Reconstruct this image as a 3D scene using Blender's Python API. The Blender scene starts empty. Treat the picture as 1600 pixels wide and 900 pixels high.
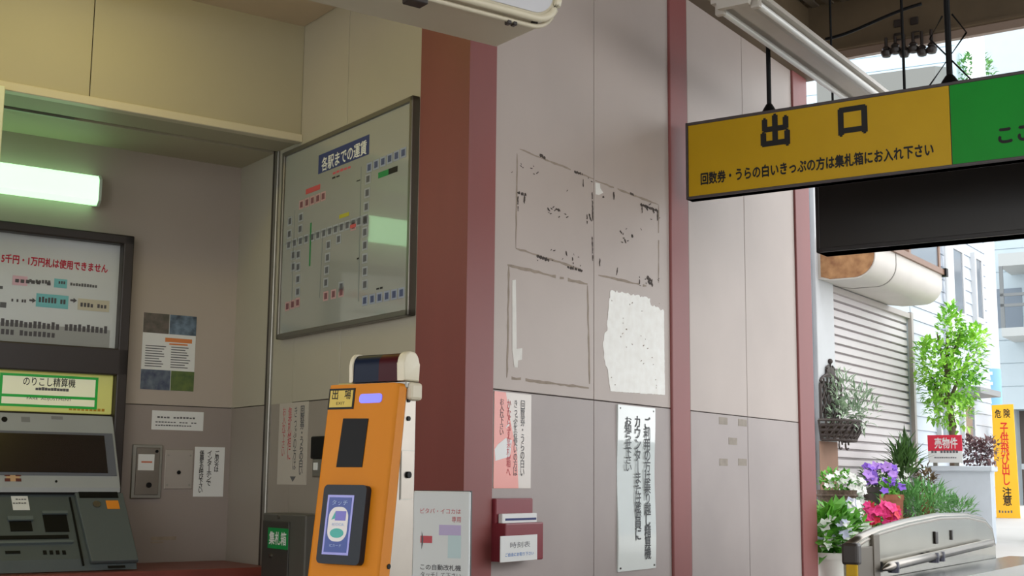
import bpy, bmesh, math, random
from mathutils import Vector, Matrix
random.seed(7)
C = bpy.context.scene.collection
R = math.radians

# ------------------------------------------------------------------ camera, sky, exposure
EYE = Vector((0, 0, 1.25)); FOC = 2014.91; PITCH = R(8.449); ROLL = R(0.551)
cam = bpy.data.cameras.new('camera'); cam.sensor_width = 36; cam.lens = 36*FOC/1600; cam.clip_start = .05; cam.clip_end = 300
co = bpy.data.objects.new('camera', cam); C.objects.link(co)
_f = Vector((0, math.cos(PITCH), math.sin(PITCH))); _u = Vector((0, -math.sin(PITCH), math.cos(PITCH))); _r = Vector((1, 0, 0))
_r2 = math.cos(ROLL)*_r + math.sin(ROLL)*_u; _u2 = -math.sin(ROLL)*_r + math.cos(ROLL)*_u
m = Matrix((_r2, _u2, -_f)).transposed().to_4x4(); m.translation = EYE
co.matrix_world = m
bpy.context.scene.camera = co
vs = bpy.context.scene.view_settings
vs.view_transform = 'Standard'; vs.look = 'None'; vs.gamma = 1; vs.use_curve_mapping = False; vs.exposure = 0.0
bpy.context.scene.display_settings.display_device = 'sRGB'

SKY = 2.9
w = bpy.data.worlds.new('overcast_sky'); bpy.context.scene.world = w; w.use_nodes = True
w.node_tree.nodes['Background'].inputs[0].default_value = (.96, .98, 1, 1)
w.node_tree.nodes['Background'].inputs[1].default_value = SKY

ALCOVE_LAMP = 17.0; UNSEEN_LAMP = 14.0

# ------------------------------------------------------------------ frames and builders
def unit(v): return Vector(v).normalized()
def ray(px, py): return unit(_f + _r2*((px-800)/FOC) - _u2*((py-450)/FOC))
class Fr:
    """local x to the right along a surface, y into it, z up it"""
    def __init__(s, o, yaw=None, axes=None):
        if axes is None:
            a = R(yaw); axes = (Vector((math.sin(a), math.cos(a), 0)), Vector((-math.cos(a), math.sin(a), 0)), Vector((0, 0, 1)))
        s.M = Matrix(axes).transposed().to_4x4(); s.M.translation = Vector(o); s.o = Vector(o); s.x, s.y, s.z = axes
    def w(s, x, y=0, z=0): return s.M @ Vector((x, y, z))
    def hit(s, px, py, out=0):
        d = ray(px, py); t = ((s.o - s.y*out - EYE) @ s.y)/(d @ s.y); p = EYE + d*t - s.o
        return p @ s.x, p @ s.z
    def rect(s, out, l, r, t, b):          # left, right, top and bottom (read at the left edge)
        x0, z1 = s.hit(l, t, out); x1 = s.hit(r, (t+b)/2, out)[0]; z0 = s.hit(l, b, out)[1]
        return x0, x1, z0, z1
def at(px, py, Y):
    d = ray(px, py); return EYE + d*(Y/d.y)

def lin(c): return tuple(((v/255)/12.92 if v/255 <= .04045 else ((v/255+.055)/1.055)**2.4) for v in c)
def mat(name, rgb, rough=.6, metal=0, vary=.0, scale=6, emit=None, strength=0, bump=0, coat=0, rgb2=None, spec=.5, trans=0, stretch=None):
    m = bpy.data.materials.new(name); m.use_nodes = True; nt = m.node_tree; b = nt.nodes['Principled BSDF']
    c = lin(rgb)
    b.inputs['Base Color'].default_value = (*c, 1); b.inputs['Roughness'].default_value = rough; b.inputs['Metallic'].default_value = metal
    b.inputs['Specular IOR Level'].default_value = spec; b.inputs['Coat Weight'].default_value = coat; b.inputs['Coat Roughness'].default_value = .04
    b.inputs['Transmission Weight'].default_value = trans
    if emit: b.inputs['Emission Color'].default_value = (*lin(emit), 1); b.inputs['Emission Strength'].default_value = strength
    if vary or rgb2:
        tc = nt.nodes.new('ShaderNodeTexCoord'); n = nt.nodes.new('ShaderNodeTexNoise'); n.inputs['Scale'].default_value = scale; n.inputs['Detail'].default_value = 5
        mp = nt.nodes.new('ShaderNodeMapping'); mp.inputs['Scale'].default_value = stretch or (1, 1, 1)
        nt.links.new(tc.outputs['Object'], mp.inputs[0]); nt.links.new(mp.outputs[0], n.inputs['Vector'])
        r = nt.nodes.new('ShaderNodeValToRGB'); r.color_ramp.elements[0].position = .3; r.color_ramp.elements[1].position = .7
        c2 = lin(rgb2) if rgb2 else tuple(min(1, v*(1+vary)) for v in c)
        c1 = c if rgb2 else tuple(v*(1-vary) for v in c)
        r.color_ramp.elements[0].color = (*c1, 1); r.color_ramp.elements[1].color = (*c2, 1)
        nt.links.new(n.outputs['Fac'], r.inputs[0]); nt.links.new(r.outputs[0], b.inputs['Base Color'])
        if bump:
            bp = nt.nodes.new('ShaderNodeBump'); bp.inputs['Strength'].default_value = bump; bp.inputs['Distance'].default_value = .01
            nt.links.new(n.outputs['Fac'], bp.inputs['Height']); nt.links.new(bp.outputs[0], b.inputs['Normal'])
    return m

class MB:
    def __init__(s, fr=None): s.bm = bmesh.new(); s.fr = fr or Fr((0, 0, 0), 90); s.mi = 0; s.subs = []
    def _new(s, f0):
        s.bm.faces.ensure_lookup_table()
        for f in s.bm.faces[f0:]: f.material_index = s.mi
    def box(s, x0, x1, y0, y1, z0, z1, bev=0, seg=2):
        f0 = len(s.bm.faces)
        vs_ = [s.bm.verts.new((x, y, z)) for x in sorted((x0, x1)) for y in sorted((y0, y1)) for z in sorted((z0, z1))]
        fs = [s.bm.faces.new([vs_[i] for i in q]) for q in ((0, 1, 3, 2), (4, 6, 7, 5), (0, 4, 5, 1), (2, 3, 7, 6), (0, 2, 6, 4), (1, 5, 7, 3))]
        if bev:
            es = list({e for f in fs for e in f.edges})
            bmesh.ops.bevel(s.bm, geom=es, offset=bev, segments=seg, affect='EDGES', profile=.5)
        s._new(f0); return s
    def poly(s, pts, y, th=0):               # outline in x,z at depth y, th thick towards the wall
        f0 = len(s.bm.faces)
        a = [s.bm.verts.new((p[0], y, p[1])) for p in pts]
        s.bm.faces.new(a)
        if th:
            b = [s.bm.verts.new((p[0], y+th, p[1])) for p in pts]; s.bm.faces.new(b[::-1])
            n = len(pts)
            for i in range(n): s.bm.faces.new((a[(i+1) % n], a[i], b[i], b[(i+1) % n]))
        s._new(f0); return s
    def quad3(s, pts):
        f0 = len(s.bm.faces); s.bm.faces.new([s.bm.verts.new(p) for p in pts]); s._new(f0); return s
    def prism(s, pts, axis, t0, t1, bev=0):  # pts in the two other axes, in order (x,y),(x,z),(y,z)
        f0 = len(s.bm.faces)
        def v(p, t): return {'x': (t, p[0], p[1]), 'y': (p[0], t, p[1]), 'z': (p[0], p[1], t)}[axis]
        a = [s.bm.verts.new(v(p, t0)) for p in pts]; b = [s.bm.verts.new(v(p, t1)) for p in pts]
        fs = [s.bm.faces.new(a), s.bm.faces.new(b[::-1])]; n = len(pts)
        for i in range(n): fs.append(s.bm.faces.new((a[(i+1) % n], a[i], b[i], b[(i+1) % n])))
        if bev:
            es = list({e for f in fs[:2] for e in f.edges})
            bmesh.ops.bevel(s.bm, geom=es, offset=bev, segments=3, affect='EDGES', profile=.5)
        s._new(f0); return s
    def tube(s, pts, r, n=8, closed=False):
        f0 = len(s.bm.faces); pts = [Vector(p) for p in pts]; rings = []; N = len(pts)
        for i, p in enumerate(pts):
            a = pts[(i-1) % N] if closed or i else p; b = pts[(i+1) % N] if closed or i < N-1 else p
            t = (b-a).normalized(); q = Vector((0, 0, 1)) if abs(t.z) < .9 else Vector((1, 0, 0))
            u = t.cross(q).normalized(); v = t.cross(u)
            rr = r[i] if isinstance(r, (list, tuple)) else r
            rings.append([s.bm.verts.new(p + u*rr*math.cos(2*math.pi*k/n) + v*rr*math.sin(2*math.pi*k/n)) for k in range(n)])
        for i in range(N if closed else N-1):
            A, B = rings[i], rings[(i+1) % N]
            for k in range(n): s.bm.faces.new((A[k], A[(k+1) % n], B[(k+1) % n], B[k]))
        if not closed: s.bm.faces.new(rings[0][::-1]); s.bm.faces.new(rings[-1])
        s._new(f0); return s
    def lathe(s, cx, cy, prof, n=20):        # prof: (radius, z)
        f0 = len(s.bm.faces)
        rings = [[s.bm.verts.new((cx+r*math.cos(2*math.pi*k/n), cy+r*math.sin(2*math.pi*k/n), z)) for k in range(n)] for r, z in prof]
        for A, B in zip(rings, rings[1:]):
            for k in range(n): s.bm.faces.new((A[k], A[(k+1) % n], B[(k+1) % n], B[k]))
        s.bm.faces.new(rings[0][::-1]); s.bm.faces.new(rings[-1]); s._new(f0); return s
    def disc(s, x, z, r, y, th=.002, rz=None, n=20):
        return s.poly([(x+r*math.cos(2*math.pi*k/n), z+(rz or r)*math.sin(2*math.pi*k/n)) for k in range(n)], y, th)
    def ball(s, c, r, sc=(1, 1, 1), sub=2):
        f0 = len(s.bm.faces)
        bmesh.ops.create_icosphere(s.bm, subdivisions=sub, radius=r, matrix=Matrix.Translation(c) @ Matrix.Diagonal((*sc, 1)))
        s._new(f0); return s
    def rrect(s, x0, x1, z0, z1, r, y, th=.001, n=6): return s.poly(rr_pts(x0, x1, z0, z1, r, n), y, th)
    def text(s, body, x0, x1, z0, z1, out, vertical=False, bold=.0, keep=False):
        own = s; s = MB(own.fr); own.subs.append(s)          # every line of lettering becomes a part of its own
        if vertical: body = '\n'.join('丨' if c == 'ー' else c for c in body)
        cu = bpy.data.curves.new('t', 'FONT'); cu.body = body; cu.align_x = 'CENTER'; cu.space_line = .82 if vertical else 1.0; cu.resolution_u = 3; cu.fill_mode = 'FRONT'
        o = bpy.data.objects.new('t', cu); me = bpy.data.meshes.new_from_object(o)
        vsx = [v.co for v in me.vertices]
        if vsx:
            a, b = min(v.x for v in vsx), max(v.x for v in vsx); c, d = min(v.y for v in vsx), max(v.y for v in vsx)
            sx = (x1-x0)/max(b-a, 1e-6); sz = (z1-z0)/max(d-c, 1e-6); f0 = len(s.bm.faces)
            if keep: sx = sz = min(sx, sz)
            bx, bz = bold*abs(sx), bold*abs(sz)
            for ci, (ox, oz) in enumerate(((0, 0), (bx, 0), (-bx, 0), (0, bz), (0, -bz)) if bold else ((0, 0),)):
                nv = [s.bm.verts.new((x0+(v.x-a)*sx+ox, -out-ci*.00002, z0+(v.y-c)*sz+oz)) for v in vsx]
                for p in me.polygons:
                    try: s.bm.faces.new([nv[i] for i in p.vertices])
                    except ValueError: pass
            s._new(f0)
        bpy.data.objects.remove(o); bpy.data.curves.remove(cu); bpy.data.meshes.remove(me)
        return own
    def leaf(s, p, d, up, L, W, curl=.15):
        d = Vector(d).normalized(); sd = d.cross(Vector(up)).normalized() if d.cross(Vector(up)).length > 1e-4 else Vector((1, 0, 0)); n = sd.cross(d)
        p = Vector(p); f0 = len(s.bm.faces)
        a = s.bm.verts.new(p); b = s.bm.verts.new(p+d*L*.45+sd*W*.5+n*L*curl*.5); c = s.bm.verts.new(p+d*L-n*L*curl); e = s.bm.verts.new(p+d*L*.45-sd*W*.5+n*L*curl*.5); mm = s.bm.verts.new(p+d*L*.5+n*L*curl*.2)
        s.bm.faces.new((a, b, mm)); s.bm.faces.new((b, c, mm)); s.bm.faces.new((c, e, mm)); s.bm.faces.new((e, a, mm)); s._new(f0); return s
    def split(s, name, mats, parent=None, smooth=False):      # every loose piece an object of its own
        left = set(s.bm.verts); outs = []
        while left:
            st = [left.pop()]; isl = set(st)
            while st:
                for e in st.pop().link_edges:
                    for v in e.verts:
                        if v not in isl: isl.add(v); left.discard(v); st.append(v)
            n_ = MB(s.fr); mp = {v: n_.bm.verts.new(v.co) for v in isl}
            for f in {f for v in isl for f in v.link_faces}:
                nf = n_.bm.faces.new([mp[v] for v in f.verts]); nf.material_index = f.material_index
            outs.append(n_.build(name, mats, parent, smooth))
        s.bm.free(); return outs
    def build(s, name, mats, parent=None, smooth=False):
        subs = [q.build(name, mats, parent, smooth) for q in s.subs]
        if subs and not s.bm.verts: s.bm.free(); return subs[0]
        me = bpy.data.meshes.new(name); W = s.fr.M
        if parent is not None: W = parent_world(parent).inverted() @ W
        s.bm.transform(W)
        if W.determinant() < 0: bmesh.ops.reverse_faces(s.bm, faces=s.bm.faces)
        if not smooth or smooth == 'auto': pass
        s.bm.to_mesh(me); s.bm.free()
        for q in (mats if isinstance(mats, (list, tuple)) else [mats]): me.materials.append(q)
        if smooth:
            for p in me.polygons: p.use_smooth = True
            if smooth == 'auto' and hasattr(me, 'set_sharp_from_angle'): me.set_sharp_from_angle(angle=R(40))
        o = bpy.data.objects.new(name, me); C.objects.link(o)
        if parent is not None: o.parent = parent
        return o
def rr_pts(x0, x1, z0, z1, r, n=6):
    pts = []
    for cx, cz, a0 in ((x1-r, z1-r, 0), (x0+r, z1-r, 90), (x0+r, z0+r, 180), (x1-r, z0+r, 270)):
        for k in range(n+1): a = R(a0+90*k/n); pts.append((cx+r*math.cos(a), cz+r*math.sin(a)))
    return pts
WORLD = {}
def parent_world(o):
    while o.parent: o = o.parent
    return WORLD.get(o.name, o.matrix_basis)
def thing(name, label, cat, fr, x, y, z, group=None):
    o = bpy.data.objects.new(name, None); o.empty_display_size = .1; C.objects.link(o)
    M = fr.M @ Matrix.Translation((x, y, z)); o.matrix_world = M; WORLD[o.name] = M.copy()
    o['label'] = label; o['category'] = cat
    if group: o['group'] = group
    return o
def struct(o): o['kind'] = 'structure'; return o

# ------------------------------------------------------------------ the two building grids
r_ = ray(728, 740); Q = EYE + r_*(4.5/r_.y); Q.z = 0          # foot of the red corner column
AY, CY = 34.189, 54.225
FA = Fr(Q, AY); FB = Fr(Q, CY+90)
XC = FB.hit(473, 130)[0]; XS = FB.hit(431, 300)[0]; XD = FB.hit(372, 400)[0]
FC = Fr(FB.w(XC), CY); FS = Fr(FB.w(XS), CY); FD = Fr(FB.w(XD), CY)

# ------------------------------------------------------------------ materials
M = dict(
 wall_up=mat('painted_panel_upper', (180, 167, 159), .5, vary=.05, scale=2.2),
 wall_low=mat('painted_panel_lower', (164, 153, 149), .5, vary=.06, scale=2.5),
 wallB_up=mat('painted_panel_cream', (178, 171, 154), .5, vary=.04, scale=2),
 wallB_low=mat('painted_panel_grey', (150, 141, 132), .5, vary=.05, scale=2),
 seam=mat('dark_seam', (60, 52, 48), .9),
 fascia=mat('cream_fascia', (182, 174, 148), .5, vary=.03, scale=2),
 ceil=mat('ceiling_board', (208, 190, 166), .7, vary=.04),
 red=mat('maroon_paint', (134, 72, 69), .5, vary=.08, scale=3, stretch=(1, 1, .3)),
 steel=mat('stainless', (156, 149, 140), .3, 1, vary=.05, scale=12),
 alu=mat('aluminium', (160, 158, 150), .38, .8),
 floor=mat('concrete_floor', (140, 136, 130), .7, vary=.12, scale=3),
 road=mat('pale_street', (192, 190, 186), .8, vary=.05, scale=2),
 black=mat('matt_black', (14, 14, 15), .5, spec=.2), ink=mat('black_ink', (22, 20, 20), .7), inkg=mat('grey_ink', (95, 95, 98), .7),
 inkr=mat('red_ink', (190, 28, 60), .7), inkb=mat('blue_ink', (52, 62, 112), .7), wallD_up=mat('back_wall_upper', (178, 166, 154), .5, vary=.04, scale=2), wallD_low=mat('back_wall_lower', (150, 139, 133), .5, vary=.05, scale=2),
 inkpale=mat('faded_red_ink', (196, 84, 92), .7),
 white=mat('white_sheet', (225, 226, 224), .35, vary=.02), whitegl=mat('white_plate', (222, 226, 226), .12, coat=.6),
 dkbrown=mat('dark_brown_frame', (48, 40, 36), .4), brown=mat('brown_steel', (100, 84, 62), .6, vary=.15, scale=4),
 deck=mat('roof_deck', (112, 100, 84), .7, vary=.2, scale=3),
 yellow=mat('sign_yellow', (196, 156, 16), .4, vary=.03, spec=.3), green=mat('sign_green', (4, 142, 36), .4, vary=.04, spec=.3),
 orange=mat('reader_orange', (208, 126, 8), .5, vary=.03, spec=.25), beige=mat('beige_casing', (206, 196, 172), .4, vary=.02),
 beige2=mat('beige_trim', (215, 206, 180), .35),
 machine=mat('machine_grey', (160, 164, 164), .4, vary=.03), machdk=mat('machine_dark_grey', (78, 86, 86), .45, vary=.06),
 screen=mat('dark_screen', (34, 26, 26), .25, vary=.15, scale=4), counter=mat('red_brown_counter', (120, 58, 48), .4, vary=.1),
)
M['lamp'] = mat('green_white_diffuser', (235, 245, 235), .3, emit=(178, 250, 182), strength=ALCOVE_LAMP*.1)
M['clamp'] = mat('unseen_lamp_diffuser', (235, 240, 215), .3, emit=(255, 236, 110), strength=UNSEEN_LAMP*.5)

# ------------------------------------------------------------------ ground
fl = MB(FA); fl.box(-9, 2.75, -9, 6, -.12, 0)
struct(fl.build('floor', M['floor']))
def street(s): return 0 if s < 2.75 else (.72*(s-2.75)/1.1 if s < 3.85 else (.72+.23*(s-3.85)/5.0 if s < 8.85 else .95))
g = MB(FA); prof = [(2.75, 0), (3.85, .72), (8.85, .95), (40, .95)]
for (a, za), (b, zb) in zip(prof, prof[1:]): g.prism([(a, za), (b, zb), (b, zb-.3), (a, za-.3)], 'y', -25, 14)
struct(g.build('road', M['road']))

# ------------------------------------------------------------------ wall along the exit passage (right of the red column)
JZ = 1.571
def panels(fr, xs, zs, out, th, mats, name, gap=.004):
    b = MB(fr); b.mi = 2; b.box(xs[0], xs[-1], -out+.006, th, zs[0], zs[-1]); 
    for xa, xb in zip(xs, xs[1:]):
        for k, (za, zb) in enumerate(zip(zs, zs[1:])):
            b.mi = 0 if za >= JZ-.01 else 1
            b.box(xa+gap/2, xb-gap/2, -out, -out+.008, za+gap/2, zb-gap/2, .0015, 1)
    return struct(b.build(name, mats))
wa = panels(FA, [.12, .869, 1.56], [0, JZ, 3.9], 0, .12, [M['wall_up'], M['wall_low'], M['seam']], 'wall_right')
wa2 = panels(FA, [1.74, 2.378, 3.075], [0, JZ, 3.9], 0, .12, [M['wall_up'], M['wall_low'], M['seam']], 'wall_end')
b = MB(FA); b.box(FA.hit(1051, 600, .012)[0], FA.hit(1079, 600, .012)[0], -.012, .1, 0, 3.9, .006); struct(b.build('trim_1', M['red']))
b = MB(FA); b.box(FA.hit(1249.5, 600, .012)[0], FA.hit(1272, 600, .012)[0], -.012, .15, 0, 3.75, .006); struct(b.build('trim_2', M['red']))
# red corner column, two faces with a small step between
cl = FB.hit(652, 400, .015)[0]; cr = FA.hit(773, 400, .015)[0]
b = MB(); q = lambda f, x, o: f.w(x, -o)[:2]
# the two faces meet at the corner seen at x = 728
cn = FA.w(FA.hit(728.5, 500, .015)[0], -.015)
b.prism([q(FB, cl, .015), cn[:2], q(FA, cr, .015), q(FA, cr, -.12), q(FB, cl, -.12)], 'z', 0, 3.9)
struct(b.build('trim_3', M['red']))

# marks left on that wall
def onwall(fr, px, py, out=0): return fr.hit(px, py, out)
tan = mat('old_glue', (150, 136, 122), .8, vary=.12, scale=30); dark = mat('old_tape', (66, 56, 50), .8, vary=.3, scale=40)
def strip(b, fr, p, q_, wd, out=.0006):
    a = Vector(onwall(fr, *p)); c = Vector(onwall(fr, *q_)); d = (c-a).normalized(); n = Vector((-d.y, d.x))*wd/2
    b.poly([a+n, c+n, c-n, a-n], -out, .0004)
def ragged(b, fr, p, q_, wd, out=.0006, step=.012, keep=.85):       # a torn strip with uneven edges and gaps
    a = Vector(onwall(fr, *p)); c = Vector(onwall(fr, *q_)); L_ = (c-a).length; d = (c-a).normalized(); n = Vector((-d.y, d.x)); m_ = max(2, int(L_/step)); up_, lo_ = [], []
    for k in range(m_+1):
        f = random.uniform(.25, 1.0)*(.5 if k in (0, m_) else 1); pt = a+(c-a)*k/m_
        up_.append(pt+n*wd*.5*f); lo_.append(pt-n*wd*.5*random.uniform(.25, 1.0)*(.5 if k in (0, m_) else 1))
    for k in range(m_):
        if m_ < 4 or random.random() < keep: b.poly([up_[k], up_[k+1], lo_[k+1], lo_[k]], -out, .0004)
b = MB(FA)
for p, q_ in (((812, 233), (928, 280)), ((808, 240), (806, 388)), ((806, 388), (912, 422)), ((930, 282), (1029, 320)), ((1029, 320), (1029, 442)), ((935, 430), (1010, 447)),
              ((793, 414), (918, 444)), ((795, 416), (792, 590)), ((792, 590), (920, 606)), ((918, 446), (921, 600))): ragged(b, FA, p, q_, .012 if p[1] < 400 else .016, step=.03, keep=.97 if p[1] < 400 else .85)
b.build('glue_outline', tan, wa)
b = MB(FA)
for x, y, x2, y2, wd in ((843, 242, 852, 248, .02), (808, 301, 822, 305, .016), (819, 305, 819, 318, .012), (809, 304, 809, 330, .009), (897, 268, 910, 272, .014), (911, 280, 911, 292, .01),
        (838, 400, 858, 407, .016), (886, 417, 910, 423, .014), (894, 402, 896, 418, .01), (920, 334, 924, 346, .014), (917, 335, 917, 350, .01), (941, 308, 944, 308, .012), (959, 300, 959, 312, .016),
        (1000, 319, 1028, 330, .015), (1003, 320, 1003, 333, .01), (1010, 322, 1012, 329, .02), (1020, 326, 1022, 333, .02), (1027, 329, 1027, 345, .012), (937, 404, 937, 416, .012), (965, 418, 963, 430, .01),
        (999, 432, 999, 446, .01), (1010, 434, 1020, 440, .026), (1012, 440, 1020, 446, .018), (968, 361, 974, 366, .016), (986, 367, 990, 372, .018), (975, 374, 978, 380, .016), (855, 325, 859, 330, .012), (868, 326, 875, 330, .014),
        (925, 300, 926, 345, .01), (925, 370, 926, 408, .01), (984, 301, 990, 305, .014), (884, 392, 886, 400, .012)): ragged(b, FA, (x, y), (x2, y2), wd*1.1, .0012, .006, .92)
for k in range(40): X, Y = random.choice(((820, 260), (865, 330), (980, 368), (905, 285), (1012, 440), (890, 410), (1015, 330), (860, 400))); X += random.uniform(-22, 22); Y += random.uniform(-14, 14); ragged(b, FA, (X, Y), (X+random.uniform(1, 4), Y+random.uniform(-3, 3)), .006, .0012, .004, 1)
b.build('tape_remnant', dark, wa)
paper = mat('paper_scrap', (225, 222, 215), .8, vary=.05, scale=20)
b = MB(FA); P = lambda X, Y: FA.hit(760+X/2.194, 210+Y/2.194)
b.poly([P(*p) for p in ((88, 500), (100, 498), (102, 640), (103, 735), (122, 733), (121, 772), (108, 775), (106, 800), (95, 798), (92, 770), (88, 740))], -.0012, .001)
b.poly([P(*p) for p in ((373, 165), (388, 168), (390, 185), (400, 200), (385, 208), (374, 205))], -.0012, .001)
b.split('paper_scrap', paper, wa)
sq = mat('tape_square', (150, 140, 128), .7, vary=.1, scale=30)
b = MB(FA)
for x, y in ((1130, 657), (1160, 660), (1145, 689), (1130.5, 722), (1160, 722)):
    x0, z = FA.hit(x-6.5, y); x1, _ = FA.hit(x+6.5, y); b.box(x0, x1, -.001, 0, z-.017, z+.017)
b.split('tape_square', sq, wa2)
spk = mat('bare_white_patch', (252, 250, 244), .9, vary=.06, scale=25)
t = thing('torn_poster', 'torn white poster remnant with ragged left edge on the panel above the long notice', 'poster', FA, 1.1, 0, 1.6)
pts = [P(*p) for p in ((425, 535), (470, 543), (560, 562), (563, 585), (580, 592), (608, 605), (609, 700), (611, 893), (500, 886), (425, 880), (420, 845), (413, 800), (402, 765), (399, 725), (403, 690), (414, 672), (413, 640), (418, 600))]
_p = []
for k, a in enumerate(pts):                             # ragged edge
    c = pts[(k+1) % len(pts)]; n_ = max(1, int(math.dist(a, c)/.012)); straight = 5 <= k <= 8
    for j in range(n_): f = j/n_; r0 = .0012 if straight else .006; _p.append((a[0]+(c[0]-a[0])*f+random.uniform(-r0, r0)*(j > 0), a[1]+(c[1]-a[1])*f+random.uniform(-r0, r0)*(j > 0)))
pts = _p
b = MB(FA); b.poly(pts, -.0015, .0012); b.build('sheet', spk, t)
b = MB(FA)
for k in range(26):
    X = random.uniform(425, 600); Y = random.uniform(560, 875); a = random.uniform(1.5, 5); strip(b, FA, (760+X/2.194, 210+Y/2.194), (760+(X+a)/2.194, 210+(Y+random.uniform(-a, a))/2.194), random.uniform(.003, .006), .0019)
b.build('glue_speckle', tan, t)['kind'] = 'stuff'

# ------------------------------------------------------------------ ticket hall: wall with the fare map, alcove and fascia
seamx = FB.hit(543.5, 140)[0]; HC = 3.27
wb = panels(FB, [XC, seamx, FB.hit(652, 400, .015)[0]+.03], [0, JZ, HC+.05], 0, .1, [M['wallB_up'], M['wallB_low'], M['seam']], 'wall_left')
b = MB(FB); b.mi = 0; b.box(XS-.0, XC+.002, 0, .1, JZ, 2.735); b.box(XD-.1, XS-.03, 0, .1, JZ+.002, 2.735); b.mi = 1; b.box(XS, XC+.002, 0, .1, 0, JZ); b.box(XD-.1, XS-.03, 0, .1, 0, JZ-.002)
b.mi = 2; b.box(XD, XC, .012, .11, 0, 2.73)
struct(b.build('wall_alcove_side', [M['wallB_up'], M['wallB_low'], M['seam']]))
b = MB(FB); b.box(XS-.03, XS+.002, -.004, .08, 0, 2.76); struct(b.build('trim_5', M['dkbrown']))
b = MB(FB); b.box(XS+.002, XS+.035, -.012, .08, 0, 2.734, .003, 1); struct(b.build('trim_6', M['alu']))
# back wall of the alcove
b = MB(FD); b.mi = 0; b.box(-3.2, 0, 0, .1, JZ+.002, 2.76); b.mi = 1; b.box(-3.2, 0, 0, .1, 0, JZ-.002); b.mi = 2; b.box(-3.2, 0, .008, .11, 0, 2.7)
wd = struct(b.build('wall_back', [M['wallD_up'], M['wallD_low'], M['seam']]))
b = MB(FD); x0, x1, z0, z1 = FD.rect(0, 236, 275, 836, 848); b.box(x0, x1, -.0008, 0, z0+.01, z1-.008); b.box(x0, x1*.5+x0*.5, -.0008, 0, z0-.002, z0+.004); b.build('glue_mark', tan, wd)
# fascia above the opening
b = MB(FC); vj = FC.hit(143, 100)[0]; b.mi = 1; b.box(-3.5, .1, .006, .028, 2.745, HC+.05); b.mi = 0
xs = [-3.5, vj-.9, vj, .004]
for xa, xb in zip(xs, xs[1:]): b.box(xa+.002, xb-.002, 0, .008, 2.762, HC+.05, .0015, 1)
struct(b.build('wall_fascia', [M['fascia'], M['seam']]))
b = MB(FC); b.box(-3.5, 0, -.02, .03, 2.728, 2.764, .003, 1); struct(b.build('trim_7', M['beige2']))
# soffit, shutter slot, alcove ceiling
dS = (FS.o-FC.o).length; dD = (FD.o-FC.o).length
b = MB(FC); b.mi = 0; b.box(-3.5, 0, .03, dS-.012, 2.735, 2.78); b.box(-3.5, .0, dS+.03, dD+.05, 2.735, 2.78); b.mi = 1; b.box(-3.5, .05, dS-.03, dS+.06, 2.752, 2.79)
struct(b.build('ceiling_alcove', [M['fascia'], M['seam']]))
b = MB(FC); x0 = FC.w(0); b.box(-3.5, FS.hit(117, 188)[0], dS+.008, dS+.018, 2.728, 2.752); struct(b.build('trim_8', M['alu']))
b = MB(FC); b.box(-3.2, -3.1, -.5, dD+.1, 0, HC); struct(b.build('wall_alcove_far', M['wallB_up']))
# hall ceiling
b = MB(FB); b.box(XC-.1, 1.7, -6.5, -.003, HC, HC+.06); struct(b.build('ceiling', M['ceil']))

# unseen partial walls, added to dim the interior and sized for the light
b = MB(FB); b.box(-2.2, 2.6, -6.6, -6.5, 0, 1.6); struct(b.build('hall_light_blocker', M['wallB_up']))
b = MB(FA); b.box(-9, .4, -6.1, -6.0, 0, 2.9); struct(b.build('platform_light_blocker', M['wallB_low']))
# platform canopy
b = MB(FA); b.mi = 0
b.box(-9, 3.45, -5.2, .3, 4.02, 4.06)
n = 60
for k in range(n):                                      # ribs of the corrugated deck
    y = .2-5.3*k/n; b.box(-9, 3.45, y-.022, y+.022, 3.99, 4.02)
struct(b.build('ceiling_canopy', M['deck']))
BS = 3.3; FBm = Fr(FA.w(BS, 0, 0), AY+90)
zb = FBm.hit(1420, 71)[1]
b = MB(FBm); b.box(-.6, 5.2, 0, .012, zb+.06, zb+.36); b.box(-.6, 5.2, -.07, .09, zb+.34, zb+.36); b.box(-.6, 5.2, -.02, .09, zb+.045, zb+.06)
t1 = struct(b.build('beam', M['brown']))
b = MB(FBm)
for px, py in ((1403, 37), (1429, 33), (1403, 58), (1431, 55)): x, z = FBm.hit(px, py); b.box(x-.022, x+.022, -.012, 0, z-.022, z+.022, .004, 1)
b.split('bolt_plate', M['dkbrown'], t1)
b = MB(FBm); b.box(-.6, 5.2, .02, .06, zb-.0, zb+.05); struct(b.build('trim_9', mat('pale_eave_strip', (150, 130, 115), .5)))
# joists of the canopy
for k, s in enumerate((2.75, 2.1)):
    b = MB(Fr(FA.w(s), AY+90)); b.box(.75, 5.2, 0, .05, 3.87, 3.99); struct(b.build('beam', M['brown']))
b = MB(FA); b.box(1.0, 3.3, -.08, .05, 3.55, 3.62); b.box(1.0, 3.3, -.02, .12, 3.62, 3.99); struct(b.build('beam', M['brown']))
# round insulators along the beam's lower edge
for px, py in ((1385, 86), (1399, 81), (1413, 86), (1427, 79), (1441, 84), (1456, 80)):
    x, z = FBm.hit(px, py, .05); z += .015
    t = thing('cable_insulator', 'small round dark cable insulator under the brown canopy beam', 'insulator', FBm, x, -.05, z, 'insulators under the canopy beam')
    b = MB(FBm); b.fr = Fr(FBm.w(x, -.05, z), AY+90); b.lathe(0, 0, [(.008, -.03), (.022, -.026), (.03, -.01), (.03, .004), (.018, .012), (.024, .02), (.014, .032)], 12); b.build('body', M['dkbrown'], t, 'auto')
    b = MB(b.fr if False else Fr(FBm.w(x, -.05, z), AY+90)); b.tube([(0, 0, .028), (0, 0, zb+.05-z)], .009, 8); b.build('stem', M['dkbrown'], t)
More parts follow.
